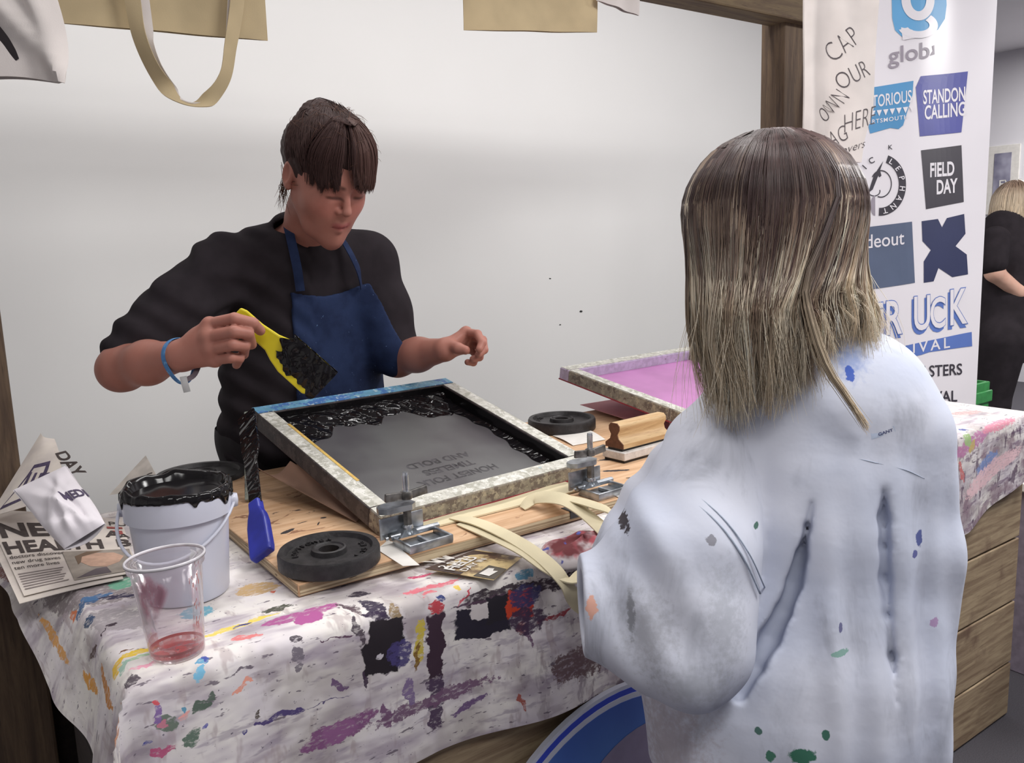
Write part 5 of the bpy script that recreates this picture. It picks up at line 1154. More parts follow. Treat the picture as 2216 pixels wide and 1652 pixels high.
# ------------------------------------------------------------------ the artist behind the counter
art = thing('person', 'person in black top and blue denim apron spreading ink with a yellow spatula', 'person', (.60, .95, 0))
SK = np.array(srgb(176, 120, 106))
Hc = np.array((.598, .700, 1.560))                                     # head centre
PT = math.radians(33); yawh = math.radians(4)
hx = np.array((-math.cos(yawh), -math.sin(yawh)*1, 0)); fw0 = np.array((math.sin(yawh)*1, -math.cos(yawh), 0))   # her right, her facing
hf = unit(fw0*math.cos(PT)-ZH*math.sin(PT)); hu = unit(ZH*math.cos(PT)+fw0*math.sin(PT)); HX = np.stack([hx, hf, hu], 1)
def hp_(x, y, z): return Hc+HX@np.array((x, y, z))
AS = 1.03
def E_R(): return ony(238, 800, .80)
shR, shL = np.array((.428, .885, 1.372)), np.array((.772, .885, 1.372))
elR, wrR = ony(272, 797, .79), ony(402, 770, .60)
elL, wrL = np.array((.800, .800, 1.138)), ony(972, 757, .63)
fa = Field((-.96, 1.25, 0), (.06, 2.20, 1.8), .0026, [(-.01, .92, .010), (.92, 1.12, .005), (1.12, 1.80, .0026)], o=(CAM[0], CAM[1], 0))
fa.ax[0] = fa.ax[0]; 
# trunk and legs
sp_ = [(.60, .965, .96), (.60, .955, 1.08), (.60, .935, 1.20), (.60, .905, 1.32)]
fa.chain([np.array(q) for q in sp_], [.125, .105, .110, .118], .05, flat=(0, 1, 0), fs=.72)
fa.chain([shR, np.array((.60, .89, 1.39)), shL], [.055, .062, .055], .05)
for sg in (-1, 1):
    hpj = np.array((.60+sg*.085, .965, .93)); kn = np.array((.60+sg*.09, .955, .50)); an = np.array((.60+sg*.09, .985, .09))
    fa.chain([hpj, kn, an], [.085, .055, .038], .03); fa.cone(an-ZH*.045, an+np.array((sg*.02, -.16, -.055)), .036, .028, .02, flat=ZH, fs=.8)
# neck and head
fa.chain([np.array((.602, .880, 1.400)), np.array((.600, .800, 1.485)), hp_(0, -.035, -.035)], [.060, .048, .050], .03)
def he(x, y, z, a, b, c, k=.02, op='add'): fa.ell(hp_(x, y, z), HX, (a, b, c), k, op)
he(0, -.012, .038, .078, .097, .086, .02); he(0, .030, -.025, .061, .064, .083, .04)
for s in (-1, 1): fa.chain([hp_(s*.048, .005, -.045), hp_(s*.030, .050, -.088), hp_(0, .078, -.106)], [.018, .016, .014], .03)
he(0, .080, -.103, .015, .012, .013, .025)
for s in (-1, 1): he(s*.036, .060, -.024, .022, .022, .026, .04)
he(0, .070, -.064, .030, .024, .028, .035)
fa.cone(hp_(-.034, .080, .030), hp_(.034, .080, .030), .012, .012, .02)
for s in (-1, 1): he(s*.031, .104, .008, .017, .014, .010, .012, 'sub')
for s in (-1, 1): he(s*.031, .079, .006, .0155, .013, .011, .004)
fa.cone(hp_(0, .090, .026), hp_(0, .113, -.017), .0070, .0085, .010); he(0, .115, -.021, .0090, .008, .008, .006)
for s in (-1, 1): he(s*.0110, .102, -.025, .0065, .009, .0065, .006)
for s in (-1, 1): he(s*.006, .108, -.034, .004, .006, .003, .003, 'sub')
# mouth: upper and lower lip with a crease
fa.chain([hp_(-.023, .086, -.063), hp_(-.007, .098, -.0580), hp_(0, .0995, -.0592), hp_(.007, .098, -.0580), hp_(.023, .086, -.063)], [.0022, .0043, .0043, .0043, .0022], .007)
fa.chain([hp_(-.019, .087, -.067), hp_(0, .098, -.0710), hp_(.019, .087, -.067)], [.0022, .0050, .0022], .007)
fa.chain([hp_(-.018, .0955, -.0648), hp_(0, .1068, -.0648), hp_(.018, .0955, -.0648)], [.0008, .0014, .0008], .002, op='sub')
for s in (-1, 1):
    ax_ = HX@np.stack([unit((1, -.35*s*s, 0)), unit((.35, 1, .0)), np.array((0, 0, 1.))], 1)
    fa.ell(hp_(s*.080, -.012, .000), HX, (.009, .019, .031), .006); fa.ell(hp_(s*.086, -.008, .003), HX, (.006, .010, .019), .004, 'sub'); fa.ell(hp_(s*.079, -.004, -.024), HX, (.007, .009, .009), .005)
# arms
fa.chain([shR, elR, elR*.55+wrR*.45, wrR], [.052, .043, .041, .0275], .02); fa.cone(elR+np.array((-.008, .012, -.006)), elR, .036, .040, .02)
fa.chain([shL, elL, elL*.55+wrL*.45, wrL], [.052, .043, .039, .0265], .02)
# right hand: fingers stacked over the spatula
DR = proj(wrR)[2]
def hand(wr, K, fingers, thumb, r, palmr):
    for q in K: fa.cone(wr, q, palmr, .0125, .012)
    for i in range(len(K)-1): fa.cone(K[i], K[i+1], .0125, .0125, .010)
    for fg, rr in zip(fingers, r): fa.chain(fg, [rr*1.04, rr, rr*.96, rr*.84][:len(fg)], .0028)
    fa.chain(thumb, [.0155, .0125, .0105], .006)
KR = [P(462, 702, 1.525), P(459, 729, 1.518), P(464, 755, 1.522), P(474, 779, 1.532)]
FRr = [[KR[0], P(516, 690, 1.505), P(556, 700, 1.520), P(572, 716, 1.545)], [KR[1], P(515, 718, 1.497), P(545, 722, 1.512), P(553, 746, 1.545)],
       [KR[2], P(512, 747, 1.500), P(537, 749, 1.520), P(536, 768, 1.552)], [KR[3], P(508, 775, 1.512), P(526, 776, 1.530), P(520, 790, 1.556)]]
hand(wrR, KR, FRr, [P(440, 748, 1.575), P(490, 726, 1.592), P(535, 702, 1.582)], [.0112, .0115, .0108, .0098], .024)
fa.ell(P(446, 748, 1.548), np.stack([AH, BH, ZH], 1), (.030, .016, .034), .015)
DL = proj(wrL)[2]
KL = [P(1018, 719, DL+.02), P(1027, 727, DL+.045), P(1029, 740, DL+.065), P(1025, 753, DL+.075)]
FL_ = [[KL[0], P(1043, 723, DL-.010), P(1053, 742, DL-.035), P(1047, 756, DL-.045)], [KL[1], P(1054, 736, DL+.018), P(1057, 757, DL-.012), P(1045, 767, DL-.028)],
       [KL[2], P(1052, 754, DL+.035), P(1047, 773, DL+.005), P(1033, 777, DL-.012)], [KL[3], P(1042, 771, DL+.05), P(1034, 785, DL+.020), P(1021, 784, DL+.005)]]
hand(wrL, KL, FL_, [P(986, 750, DL-.012), P(1001, 754, DL-.030), P(1017, 758, DL-.038)], [.0100, .0102, .0098, .0088], .020)
def art_col(V):
    C = np.tile(SK, (len(V), 1)); q = (V-Hc)@HX
    def paint(c, r, col, a):
        d = np.sqrt((((q-np.array(c))/np.array(r))**2).sum(1)); w = np.clip(1.5-d*1.0, 0, 1)*a; C[:] = C*(1-w[:, None])+np.array(col)*w[:, None]
    lips = srgb(160, 84, 84)
    for s in (-1, 1): paint((s*.036, .072, -.028), (.026, .03, .022), srgb(206, 128, 116), .45)
    for x in (-.017, -.009, 0, .009, .017): paint((x, .098, -.0655+abs(x)*.08), (.008, .016, .0070), lips, .8)
    for s in (-1, 1):
        for x in (-.012, -.006, 0, .006, .012): paint((s*.031+x, .094, -.0030+abs(x)*.1), (.0055, .014, .0036), (.02, .013, .012), .95)      # lashes of the lowered lids
        for x in (-.014, -.007, 0, .007, .014): paint((s*.032+x, .094, .026-abs(x+s*-.003)*.25), (.006, .012, .004), srgb(70, 48, 42), .85)
        paint((s*.031, .09, .010), (.02, .02, .012), srgb(176, 116, 106), .4)
    return C
body = fa.build('body', skin_mat('artist_skin', SK), art, art_col, 1)
# ---------------- black top
M_black = plain('black_jersey', srgb(48, 43, 47), .95, var=.1, sc=20, spec=.15)
ft = Field((-.96, 1.25, 0), (.06, 2.25, 1.8), .0045, [(.90, 1.50, .0045)], o=(CAM[0], CAM[1], 0))
tr = [((.605, .945, .98), .205), ((.605, .940, 1.08), .185), ((.603, .925, 1.20), .172), ((.602, .905, 1.31), .168)]
ft.chain([np.array(p) for p, r in tr], [r for p, r in tr], .05, flat=(0, 1, 0), fs=.66)
ft.chain([shR+np.array((-.004, 0, .002)), np.array((.602, .882, 1.395)), shL+np.array((.004, 0, .002))], [.070, .074, .070], .05)
ft.cone(np.array((.602, .890, 1.40)), np.array((.602, .862, 1.440)), .075, .064, .02)
slv = [shR, shR*.5+elR*.5+np.array((0, 0, .006)), elR+(shR-elR)*.22+np.array((0, .004, .008)), elR+(shR-elR)*.06+np.array((-.002, .012, .012))]
ft.chain(slv, [.074, .070, .060, .050], .03)
ft.chain([shL, shL*.5+elL*.5, elL+(shL-elL)*.12], [.074, .068, .062], .03)
def folds(X, Y, Z):
    a = np.array(CAM[:2]); f = .0035*np.sin(Z*95+X*60+2*np.sin(Y*30))*(X < -.45)+.0030*np.sin(X*70+Z*22+1.5*np.sin(Z*20))*np.clip((1.32-Z)/.3, 0, 1)
    return f
ft.warp(folds)
DT = ft.D.copy()
neckc = np.array((.600, .850, 1.448))
ft.ell(neckc+ZH*.012, np.eye(3), (.066, .058, .026), .008, 'sub')
# hollow at hem and cuff
ft.cone(np.array((.605, .945, .90)), np.array((.605, .942, .995)), .19, .19, .0, 'sub', flat=(0, 1, 0), fs=.64)
ft.build('black_top', M_black, art, None, 2)
M_trouser = plain('black_trousers', srgb(46, 42, 46), .9)
fl_ = Field((-.8, 1.25, 0), (.06, 2.28, 1.0), .010, None, o=(CAM[0], CAM[1], 0))
for sg in (-1, 1): fl_.chain([np.array((.60+sg*.085, .965, .95)), np.array((.60+sg*.09, .955, .50)), np.array((.60+sg*.09, .985, .10))], [.105, .078, .062], .02)
fl_.cone(np.array((.52, .965, .97)), np.array((.68, .965, .97)), .12, .12, .05); fl_.build('trousers', M_trouser, art, None, 2)
# ---------------- denim apron: a shell over the front of the top
fp_ = Field((-.96, 1.25, 0), (.06, 2.25, 1.8), .0045, [(.90, 1.50, .0045)], o=(CAM[0], CAM[1], 0))
X, Y, Z = fp_.ax[0][:, None, None], fp_.ax[1][None, :, None], fp_.ax[2][None, None, :]
xw = CAM[0]+X*AH[0]+Y*BH[0]+0*Z; yw_ = CAM[1]+X*AH[1]+Y*BH[1]+0*Z; zw = Z+0*X+0*Y
half = np.interp(zw, (.7, 1.02, 1.13, 1.22, 1.335), (.25, .23, .190, .150, .112)).astype(np.float32)
lim = np.maximum(np.maximum(.532-xw, xw-.612-half), yw_-(.925+.02*np.sin(zw*9))); topl = np.maximum(zw-(1.322-.018*np.cos((xw-.61)*16)), .925-zw)
fp_.D = np.maximum.reduce([DT-.012, -(DT-.001), lim, topl]).astype(np.float32)
m = Mat('blue_denim', .9, spec=.2); o_ = m.obj(); c_ = m.mix(m.thr(m.noise(o_, 18, 4), .35, .7), srgb(42, 55, 88), srgb(31, 41, 70)); c_ = m.mix(m.thr(m.noise(o_, 120, 3), .70, .74), c_, srgb(96, 120, 160)); m.color(c_); m.bump(m.noise(o_, 600, 2), .3, .001); M_den = m.m
fp_.build('apron', M_den, art, None, 1)
# straps round the neck
def strap(pl, w=.010, nm='apron_strap'):
    pts = [np.array(p) for p in pl]; nr = [unit(p-np.array((.602, .90, p[2]-.05))) for p in pts]; return ribbon(nm, pts, nr, w*2, .002, M_den, art, 30)
strap([(.700, .790, 1.318), (.682, .768, 1.365), (.662, .790, 1.425), (.652, .838, 1.462), (.640, .880, 1.472)])
strap([(.545, .778, 1.318), (.540, .775, 1.37), (.540, .800, 1.435), (.550, .842, 1.468), (.565, .884, 1.475)])
# ---------------- hair: brown, pinned up, with a fringe
HB = np.array(srgb(64, 46, 44)); HB2 = np.array(srgb(104, 74, 62))
fh = Field(tuple((np.stack([AH, BH, ZH], 1).T@(Hc-np.array((CAM[0], CAM[1], 0))))+np.array((-.17, -.17, -.16))), tuple((np.stack([AH, BH, ZH], 1).T@(Hc-np.array((CAM[0], CAM[1], 0))))+np.array((.17, .19, .20))), .0035, None, o=(CAM[0], CAM[1], 0))
def hh_(x, y, z, a, b, c, k=.02, op='add'): fh.ell(hp_(x, y, z), HX, (a, b, c), k, op)
hh_(0, -.018, .045, .086, .104, .092, .0); hh_(0, -.080, .028, .060, .045, .065, .03); hh_(.0, -.075, .110, .036, .034, .026, .03)
hh_(-.032, -.030, .112, .026, .028, .018, .02)
hh_(0, .080, -.022, .075, .075, .078, .01, 'sub'); hh_(0, -.02, -.115, .09, .12, .075, .02, 'sub')
fh.warp(lambda X, Y, Z: .0016*np.sin(X*230+Z*160)*np.sin(Y*190+Z*120))
M_hair = hair_mat('dark_brown_hair', .55, .18)
fh.build('hair', M_hair, art, lambda V: np.tile(HB*.9, (len(V), 1)), 1)
rg_ = np.random.RandomState(21); paths = []; cols = []; rad = []
def hs(pts, c, r): paths.append([hp_(*q) for q in pts]); cols.append(c); rad.append(r)
# front and sides: locks fall from a parting over brow and temples
EC = np.array((0, -.018, .045))
def epl(al, th, k): return EC+np.array((.0885*math.sin(th)*math.sin(al), .1065*math.sin(th)*math.cos(al), .0955*math.cos(th)))*k
for L in range(95):
    al0 = math.radians(rg_.uniform(-66, 66)); big = rg_.rand()
    if math.radians(-2) < al0 < math.radians(20): al0 += math.radians(20) if rg_.rand() < .5 else -math.radians(17)     # forehead shows here
    d = abs(math.degrees(al0)); ze = np.interp(d, (0, 30, 55, 75, 95, 118), (.030, .024, .012, .000, .004, .010))+.005*rg_.randn(); kk = 1.0+.05*big
    tip = math.radians(rg_.randn()*1.2)
    for k in range(rg_.randint(14, 24)):
        u = rg_.randn(); al = al0+.055*u; j = rg_.randn(3)*.0012; ro = .014+.004*rg_.randn(); sgn = 1 if al0 > .05 else -1
        e = np.array(((.0885+.004*big)*math.sin(al0+tip+.022*u), -.004+(.1065+.006*big)*math.cos(al0+tip+.022*u)*(1 if d < 90 else 1.1), ze+.0025*rg_.randn()))
        if d > 90: e = e+np.array((0, -.025, .0))
        st0 = np.array((ro*sgn*.3, rg_.uniform(-.035, .045), .1385))
        m1 = epl(al*.8+.0*sgn, .50, kk+.012); m2 = epl(al*.96, .95, kk+.010); m3 = epl(al, 1.35, kk+.006)
        hs([tuple(st0), tuple(m1+j), tuple(m2+j), tuple(m3+j), tuple(e)], HB*(.75+.5*big+.15*rg_.rand())+(HB2-HB)*.25*big*(al0 < -.1), .0011)
for i in range(3600):      # rest of the head, drawn up and back
    a = rg_.uniform(-math.pi, math.pi); th = math.acos(rg_.uniform(-.40, 1.0)); 
    x0, y0, z0 = .088*math.sin(th)*math.sin(a), -.018+.106*math.sin(th)*math.cos(a), .045+.094*math.cos(th)
    if z0 < .02 and y0 > .0: continue
    if y0 > .03: continue
    k = .55; x2, y2, z2 = x0*(1-k)+.0*k, y0*(1-k)-.075*k, z0*(1-k)+.138*k
    n0 = np.array((x0, y0+.018, z0-.045)); n0 = n0/np.linalg.norm(n0); mid = np.array(((x0+x2)/2, (y0+y2)/2, (z0+z2)/2)); md_ = mid-np.array((0, -.018, .045)); s_ = 1/math.sqrt((md_[0]/.0885)**2+(md_[1]/.1065)**2+(md_[2]/.0945)**2); mid = np.array((0, -.018, .045))+md_*max(s_, 1.0)
    hs([(x0*1.035, y0*1.03-.0005, .045+(z0-.045)*1.03), tuple(mid+n0*(.002+.001*rg_.rand())), (x2, y2, z2+.004*rg_.randn())], HB*(.8+.5*rg_.rand()), .0012)
for i in range(900):       # untidy bun and twisted pieces on the crown
    c0, R0 = ((np.array((0, -.075, .116)), np.array((.046, .042, .034))) if i % 3 else (np.array((-.030, -.028, .120)), np.array((.034, .036, .024)))) if i % 5 else (np.array((.034, -.040, .122)), np.array((.032, .034, .022)))
    ax0 = unit(np.array((.1, .35, 1.))+.28*rg_.randn(3)); a_ = unit(np.cross(ax0, rg_.randn(3))); b_ = np.cross(ax0, a_); a_ = unit(a_+ax0*rg_.uniform(-.9, .9)); t0 = rg_.uniform(0, 6.28); sc_ = 1+.06*rg_.randn()
    hs([tuple(c0-np.array((0, 0, .018))+R0*sc_*unit(a_*math.cos(t0+q)+b_*math.sin(t0+q)+ax0*.25)) for q in (0, .5, 1.0, 1.5, 2.0)], HB*(.75+.7*rg_.rand()), .0011)
for i in range(60):        # loose wisps at the nape and ear
    s = 1 if rg_.rand() < .75 else -1; x = s*(.070+.01*rg_.rand()); L = rg_.uniform(.03, .10)
    hs([(x, -.03+.02*rg_.randn(), -.01), (x*1.08, -.035+.012*rg_.randn(), -.01-L*.5), (x*(1.02+.08*rg_.randn()), -.03+.015*rg_.randn(), -.01-L)], HB2*(.9+.4*rg_.rand()), .0006)
for i in range(70):        # fly-aways on the crown
    a = rg_.uniform(-math.pi, math.pi); th = rg_.uniform(.0, 1.2); d0_ = np.array((math.sin(th)*math.sin(a), math.sin(th)*math.cos(a)*1.1, math.cos(th))); b0 = np.array((0, -.018, .047))+d0_*.092; t0 = np.cross(d0_, rg_.randn(3)); t0 /= np.linalg.norm(t0)
    hs([tuple(b0), tuple(b0+d0_*.008+t0*.015), tuple(b0+d0_*.006+t0*.035)], HB2, .00045)
by = {}
for p_, c_, r_ in zip(paths, cols, rad): by.setdefault(len(p_), []).append((p_, c_, r_))
PP = np.concatenate([cat_path(np.array([q[0] for q in v]), 10) for v in by.values()]); CC = np.concatenate([np.repeat(np.clip(np.array([q[1] for q in v]), 0, 1)[:, None, :], 10, 1) for v in by.values()]); RR_ = np.concatenate([[q[2] for q in v] for v in by.values()])
strands('hair_strands', PP, RR_, M_hair, art, CC)['kind'] = 'stuff'
# ---------------- wristband
M_wb = painty('blue_fabric_band', srgb(84, 140, 200), [(srgb(130, 180, 220), 60, .55, 1), (srgb(60, 96, 170), 50, .6, 2)], .8)
wa = unit(wrR-elR); wc = elR+(wrR-elR)*.90; wx = unit(np.cross(wa, ZH)); wz = np.cross(wx, wa); pts = []
pts = [wc+wx*(.0335*math.cos(a))+wz*(.036*math.sin(a)-(.016*max(0, -math.sin(a))**3)) for a in np.linspace(0, 2*math.pi, 33)]
wbt = thing('wristband', 'blue woven festival wristband with loose white tag on the artist wrist', 'wristband', tuple(wc))
ribbon('band', pts, [p-wc for p in pts], .0125, .0012, M_wb, wbt, 48)
tg = [P(398, 818, proj(wc)[2]-.02), P(403, 845, proj(wc)[2]-.02)]
ribbon('clasp', [P(396, 815, proj(wc)[2]-.035), P(400, 832, proj(wc)[2]-.033), P(405, 849, proj(wc)[2]-.03)], [-BH]*3, .013, .002, plain('pale_plastic_clasp', srgb(206, 206, 206), .4), wbt, 8)
ribbon('loose_end', [P(404, 822, proj(wc)[2]-.03), P(420, 812, proj(wc)[2]-.02), P(430, 792, proj(wc)[2]-.005)], [-BH+ZH*.3]*3, .010, .0012, plain('grey_band_end', srgb(120, 108, 116), .7), wbt, 10)
# ---------------- yellow spatula
M_yel = plain('yellow_plastic', srgb(232, 214, 40), .4, var=.06, sc=20)
spt = thing('ink_spatula', 'yellow plastic spatula with its blade coated in black ink, held in the hand', 'spatula', tuple(P(540, 712, 1.556)))
a0, a1 = P(512, 676, 1.566), P(690, 830, 1.615); sd_ = unit(a1-a0); LS = np.linalg.norm(a1-a0); nx_ = unit(np.cross(sd_, -BH)); 
if nx_@AH < 0: nx_ = -nx_
ny_ = np.cross(sd_, nx_)
def sp(s, w): return (w, s)
outl = [(-.014, 0), (.012, 0), (.016, .012), (.016, .05), (.021, .085), (.033, .12), (.037, .15), (.037, LS-.012), (.030, LS), (-.030, LS), (-.037, LS-.010), (-.035, .13), (-.028, .105), (-.0195, .085), (-.0185, .05), (-.0185, .012)]
hb = MB().prism(outl, a0-ny_*.004, nx_, sd_, ny_, .008).build('blade_and_handle', M_yel, spt); md = hb.modifiers.new('bevel', 'BEVEL'); md.width = .003; md.segments = 2; md.limit_method = 'ANGLE'
def inkS(sgn):
    def S(s, t):
        y = .100+(LS-.100+.012)*s; rag = .004*math.sin(s*11+1)+.003*math.sin(s*23.7+2)+.0015*math.sin(s*57); wl = np.interp(y, (.08, .13, LS*.8, LS), (-.006, -.020, -.026, -.029))+rag; wr_ = .041
        y2 = y-(.018 if False else 0); return a0+nx_*(wl*(1-t)+wr_*t)+sd_*(y+.010*math.sin(t*9)*(1-s))+ny_*sgn*(.0052+.003*math.sin(math.pi*t)+.0012*math.sin(s*30+t*12))
    return S
sheet('ink_coating', inkS(1), 34, 16, .001, M_inkr, spt); sheet('ink_coating', inkS(-1), 34, 16, -.001, M_inkr, spt)
# ------------------------------------------------------------------ the customer in the oversized denim shirt
cus = thing('person', 'person with long blonde-tipped hair in an oversized pale denim shirt, seen from behind', 'person', tuple(np.array((*P(1740, 1000, 1.18)[:2], 0))))
HD = P(1672, 462, 1.125)                     # head centre
CR = np.stack([AH, BH, ZH], 1)
def cl3(a, b, z): return HD+AH*a+BH*b+ZH*z
lo_ = CR.T@(HD-np.array((CAM[0], CAM[1], 0)))
fb = Field((lo_[0]-.45, lo_[1]-.30, -.02), (lo_[0]+.40, lo_[1]+.45, 1.62), .0075, None, o=(CAM[0], CAM[1], 0))
fb.ell(HD+ZH*.01, CR, (.078, .092, .092), .02); fb.ell(HD+BH*.045-ZH*.03, CR, (.060, .058, .080), .03)
fb.cone(HD+BH*.095-ZH*.02, HD+BH*.118-ZH*.045, .008, .012, .012)
nk = P(1795, 800, 1.20)
fb.chain([HD-ZH*.06+BH*.0, P(1745, 680, 1.17), nk], [.056, .052, .06], .03)
fb.chain([P(1555, 985, 1.20), P(1790, 850, 1.20), P(1945, 950, 1.16)], [.045, .06, .045], .04)
hipc = P(1735, 1500, 1.25)
fb.chain([P(1775, 900, 1.20), P(1760, 1200, 1.22), hipc], [.11, .10, .13], .05, flat=BH, fs=.7)
bx0, by0 = hipc[0], hipc[1]
for s in (-1, 1):
    h0_ = hipc+AH*s*.085-ZH*.03; kn = np.array((h0_[0], h0_[1], .46)); an = np.array((h0_[0], h0_[1], .085))-BH*.02
    fb.chain([h0_, kn, an], [.085, .055, .04], .03); fb.cone(an-ZH*.045, an+BH*.16-ZH*.055, .034, .028, .02)
fb.chain([P(1555, 985, 1.18), P(1500, 1390, 1.125), P(1390, 1330, 1.14), P(1350, 1318, 1.145)], [.045, .036, .026, .024], .02)
fb.chain([P(1945, 950, 1.16), P(1930, 1230, 1.30), P(1600, 1120, 1.36), P(1430, 1120, 1.30)], [.045, .036, .028, .024], .02)
SK2 = np.array(srgb(222, 178, 158))
fb.build('body', skin_mat('customer_skin', SK2), cus, lambda V: np.tile(SK2, (len(V), 1)), 2)
# ---------------- shirt
fs_ = Field((lo_[0]-.36, lo_[1]-.24, .60), (lo_[0]+.38, lo_[1]+.40, 1.36), .0036, None, o=(CAM[0], CAM[1], 0))
fs_.chain([P(1548, 978, 1.175), P(1700, 880, 1.175), P(1800, 832, 1.18), P(1890, 872, 1.17), P(1953, 946, 1.16)], [.066, .070, .070, .064, .060], .05)
fs_.chain([P(1775, 960, 1.18), P(1760, 1150, 1.19), P(1722, 1500, 1.205), P(1718, 1760, 1.22)], [.158, .172, .200, .208], .05, flat=BH, fs=.62)
fs_.chain([P(1955, 960, 1.17), P(1975, 1200, 1.185), P(1968, 1700, 1.20)], [.055, .050, .045], .04)
# crease between sleeve and back, box pleat folds
def slot(pix, rs, k, depths):
    c_ = []
    for px, py in pix:
        q = fs_.hit(px, py, .85, 1.5); c_.append(1.09 if q is None else proj(q)[2])
    c_ = np.polyval(np.polyfit(np.arange(len(c_)), c_, 2), np.arange(len(c_)))
    for od, rk in depths: fs_.chain([P(a, b, d+od) for (a, b), d in zip(pix, c_)], [r*rk for r in rs], k, op='sub')
slot([(1766, 1088), (1757, 1140), (1744, 1200), (1726, 1262), (1702, 1322), (1672, 1380), (1640, 1440), (1605, 1495)], [.002, .005, .007, .009, .011, .014, .016, .014], .006, ((-.004, 1.0), (.006, .85), (.016, .8), (.026, .75), (.035, .7)))
slot([(1922, 1060), (1924, 1120), (1927, 1180), (1930, 1250), (1934, 1330), (1940, 1420), (1946, 1520)], [.0012, .0040, .005, .005, .0045, .004, .002], .008, ((-.001, 1.1), (.008, 1.0), (.017, .9), (.026, .8)))
# left sleeve, hanging loose from shoulder to bent elbow and cuff
S0, S1_, S2_, CF = P(1556, 990, 1.150), P(1492, 1195, 1.100), P(1492, 1385, 1.080), P(1268, 1312, 1.105)
fs_.chain([S0, S1_, S2_], [.072, .097, .086], .010); fs_.cone(S2_, CF, .084, .057, .012); fs_.cone(P(1445, 1195, 1.105), CF, .062, .057, .012); fs_.cone(P(1480, 1280, 1.09), CF, .085, .057, .012)
# right sleeve reaching forward in front of the body
fs_.chain([P(1560, 960, 1.27), P(1470, 1030, 1.27), P(1405, 1110, 1.265), P(1352, 1195, 1.24), P(1322, 1270, 1.21)], [.055, .050, .046, .042, .034], .012)
az0 = lo_[0]
def cfold(X, Y, Z):
    a = X-az0; low = np.clip((1.16-Z)/.25, 0, 1)
    f = .0055*np.sin(a*62+1.2+2.5*np.sin(Z*3.1))*low*np.clip((a+.03)/.08, 0, 1)+.0035*np.sin(a*118+Z*6)*low*np.clip((a+.03)/.08, 0, 1)
    f = f+.0030*np.sin(Z*46+a*70+1.4*np.sin(a*30))*np.clip((-.06-a)/.06, 0, 1)*np.clip((1.12-Z)/.05, 0, 1)
    return f+.0018*np.sin(a*35+Z*41)*np.sin(Z*27-a*22)
fs_.warp(cfold)
# open cuff and hem
fs_.ell(P(700, 1322, 1.10), CR, (.348, .5, .9), .0, 'sub'); fs_.cone(P(1200, 1314, 1.105), P(1420, 1312, 1.10), .043, .056, .004, 'sub')
X, Y, Z = fs_.ax[0][:, None, None], fs_.ax[1][None, :, None], fs_.ax[2][None, None, :]
fs_.ell(P(1790, 745, 1.17), CR, (.060, .056, .045), .006, 'sub')
fs_.cone(P(1735, 1760, 1.215)-ZH*.10, P(1735, 1640, 1.21)-ZH*.03, .185, .180, .0, 'sub', flat=BH, fs=.58)
fs_.D = np.maximum(fs_.D, (.645-Z+.012*np.sin(X*9))*np.ones_like(fs_.D))
m = Mat('pale_denim', .85, spec=.25); o_ = m.obj()
c_ = m.mix(m.thr(m.noise(o_, 4, 4), .35, .68), srgb(222, 225, 238), srgb(204, 210, 228)); c_ = m.mix(m.math('MULTIPLY', m.thr(m.noise(m.scale(o_, (14, 14, 5)), 1, 5, .6, dist=.5), .50, .72), .55), c_, srgb(146, 150, 162))
def hitp(px, py): 
    q = fs_.hit(px, py, .85, 1.6); return q if q is not None else P(px, py, 1.15)
stains = [((1840, 785), (.016, .03, .018), srgb(110, 140, 206), 1.5), ((1838, 808), (.006, .02, .010), srgb(70, 100, 190), .9), ((1735, 1636), (.017, .03, .010), srgb(40, 110, 84), .6), ((1665, 1634), (.006, .02, .008), srgb(60, 120, 96), .7), ((1786, 1590), (.005, .02, .007), srgb(50, 110, 90), .6), ((1990, 1165), (.006, .02, .011), srgb(80, 90, 150), .7), ((1982, 1200), (.005, .02, .005), srgb(96, 100, 160), .7),
          ((1640, 1140), (.005, .02, .004), srgb(70, 110, 96), .6), ((1400, 1370), (.024, .05, .035), srgb(168, 170, 178), 1.6), ((1365, 1330), (.004, .03, .026), srgb(150, 152, 160), 1.2), ((1820, 1415), (.014, .02, .004), srgb(140, 180, 170), .9), ((1640, 1580), (.004, .02, .006), srgb(70, 110, 100), .6), ((1450, 1610), (.04, .06, .09), srgb(172, 160, 168), 1.8), ((2020, 1345), (.006, .02, .008), srgb(180, 150, 190), .9), ((1540, 1170), (.007, .02, .006), srgb(150, 150, 160), .9), ((1820, 1360), (.003, .02, .006), srgb(110, 110, 150), .6),
          ((1352, 1128), (.008, .03, .012), srgb(60, 52, 56), .9), ((1280, 1315), (.006, .03, .016), srgb(226, 170, 150), 1.0), ((1500, 1490), (.035, .05, .02), srgb(176, 180, 190), 1.6), ((1570, 1350), (.02, .05, .05), srgb(180, 184, 194), 1.8)]
nz_ = m.math('SUBTRACT', m.noise(o_, 110, 4, .65), .5)
for (px, py), rad_, col, rag in stains:
    q = hitp(px, py); mp = m.n('Mapping', {'Vector': o_, 'Location': tuple(q), 'Rotation': (0, 0, math.atan2(AH[1], AH[0])), 'Scale': rad_}, vector_type='TEXTURE').outputs[0]
    d_ = m.math('MULTIPLY_ADD', nz_, rag*2.2, m.n('VectorMath', {0: mp}, operation='LENGTH').outputs['Value']); sf = .9 if rag > 1.4 else (.35 if rag > 1 else .12)
    c_ = m.mix(m.math('MULTIPLY', m.thr(d_, 1+sf, 1-sf), .6 if rag > 1.3 else .95), c_, col)
m.color(c_); m.bump(m.noise(o_, 14, 4), .35, .006); M_shirt = m.m
fs_.build('denim_shirt', M_shirt, cus, None, 2)
M_seam = plain('denim_seam', srgb(178, 188, 206), .85, var=.1, sc=80)
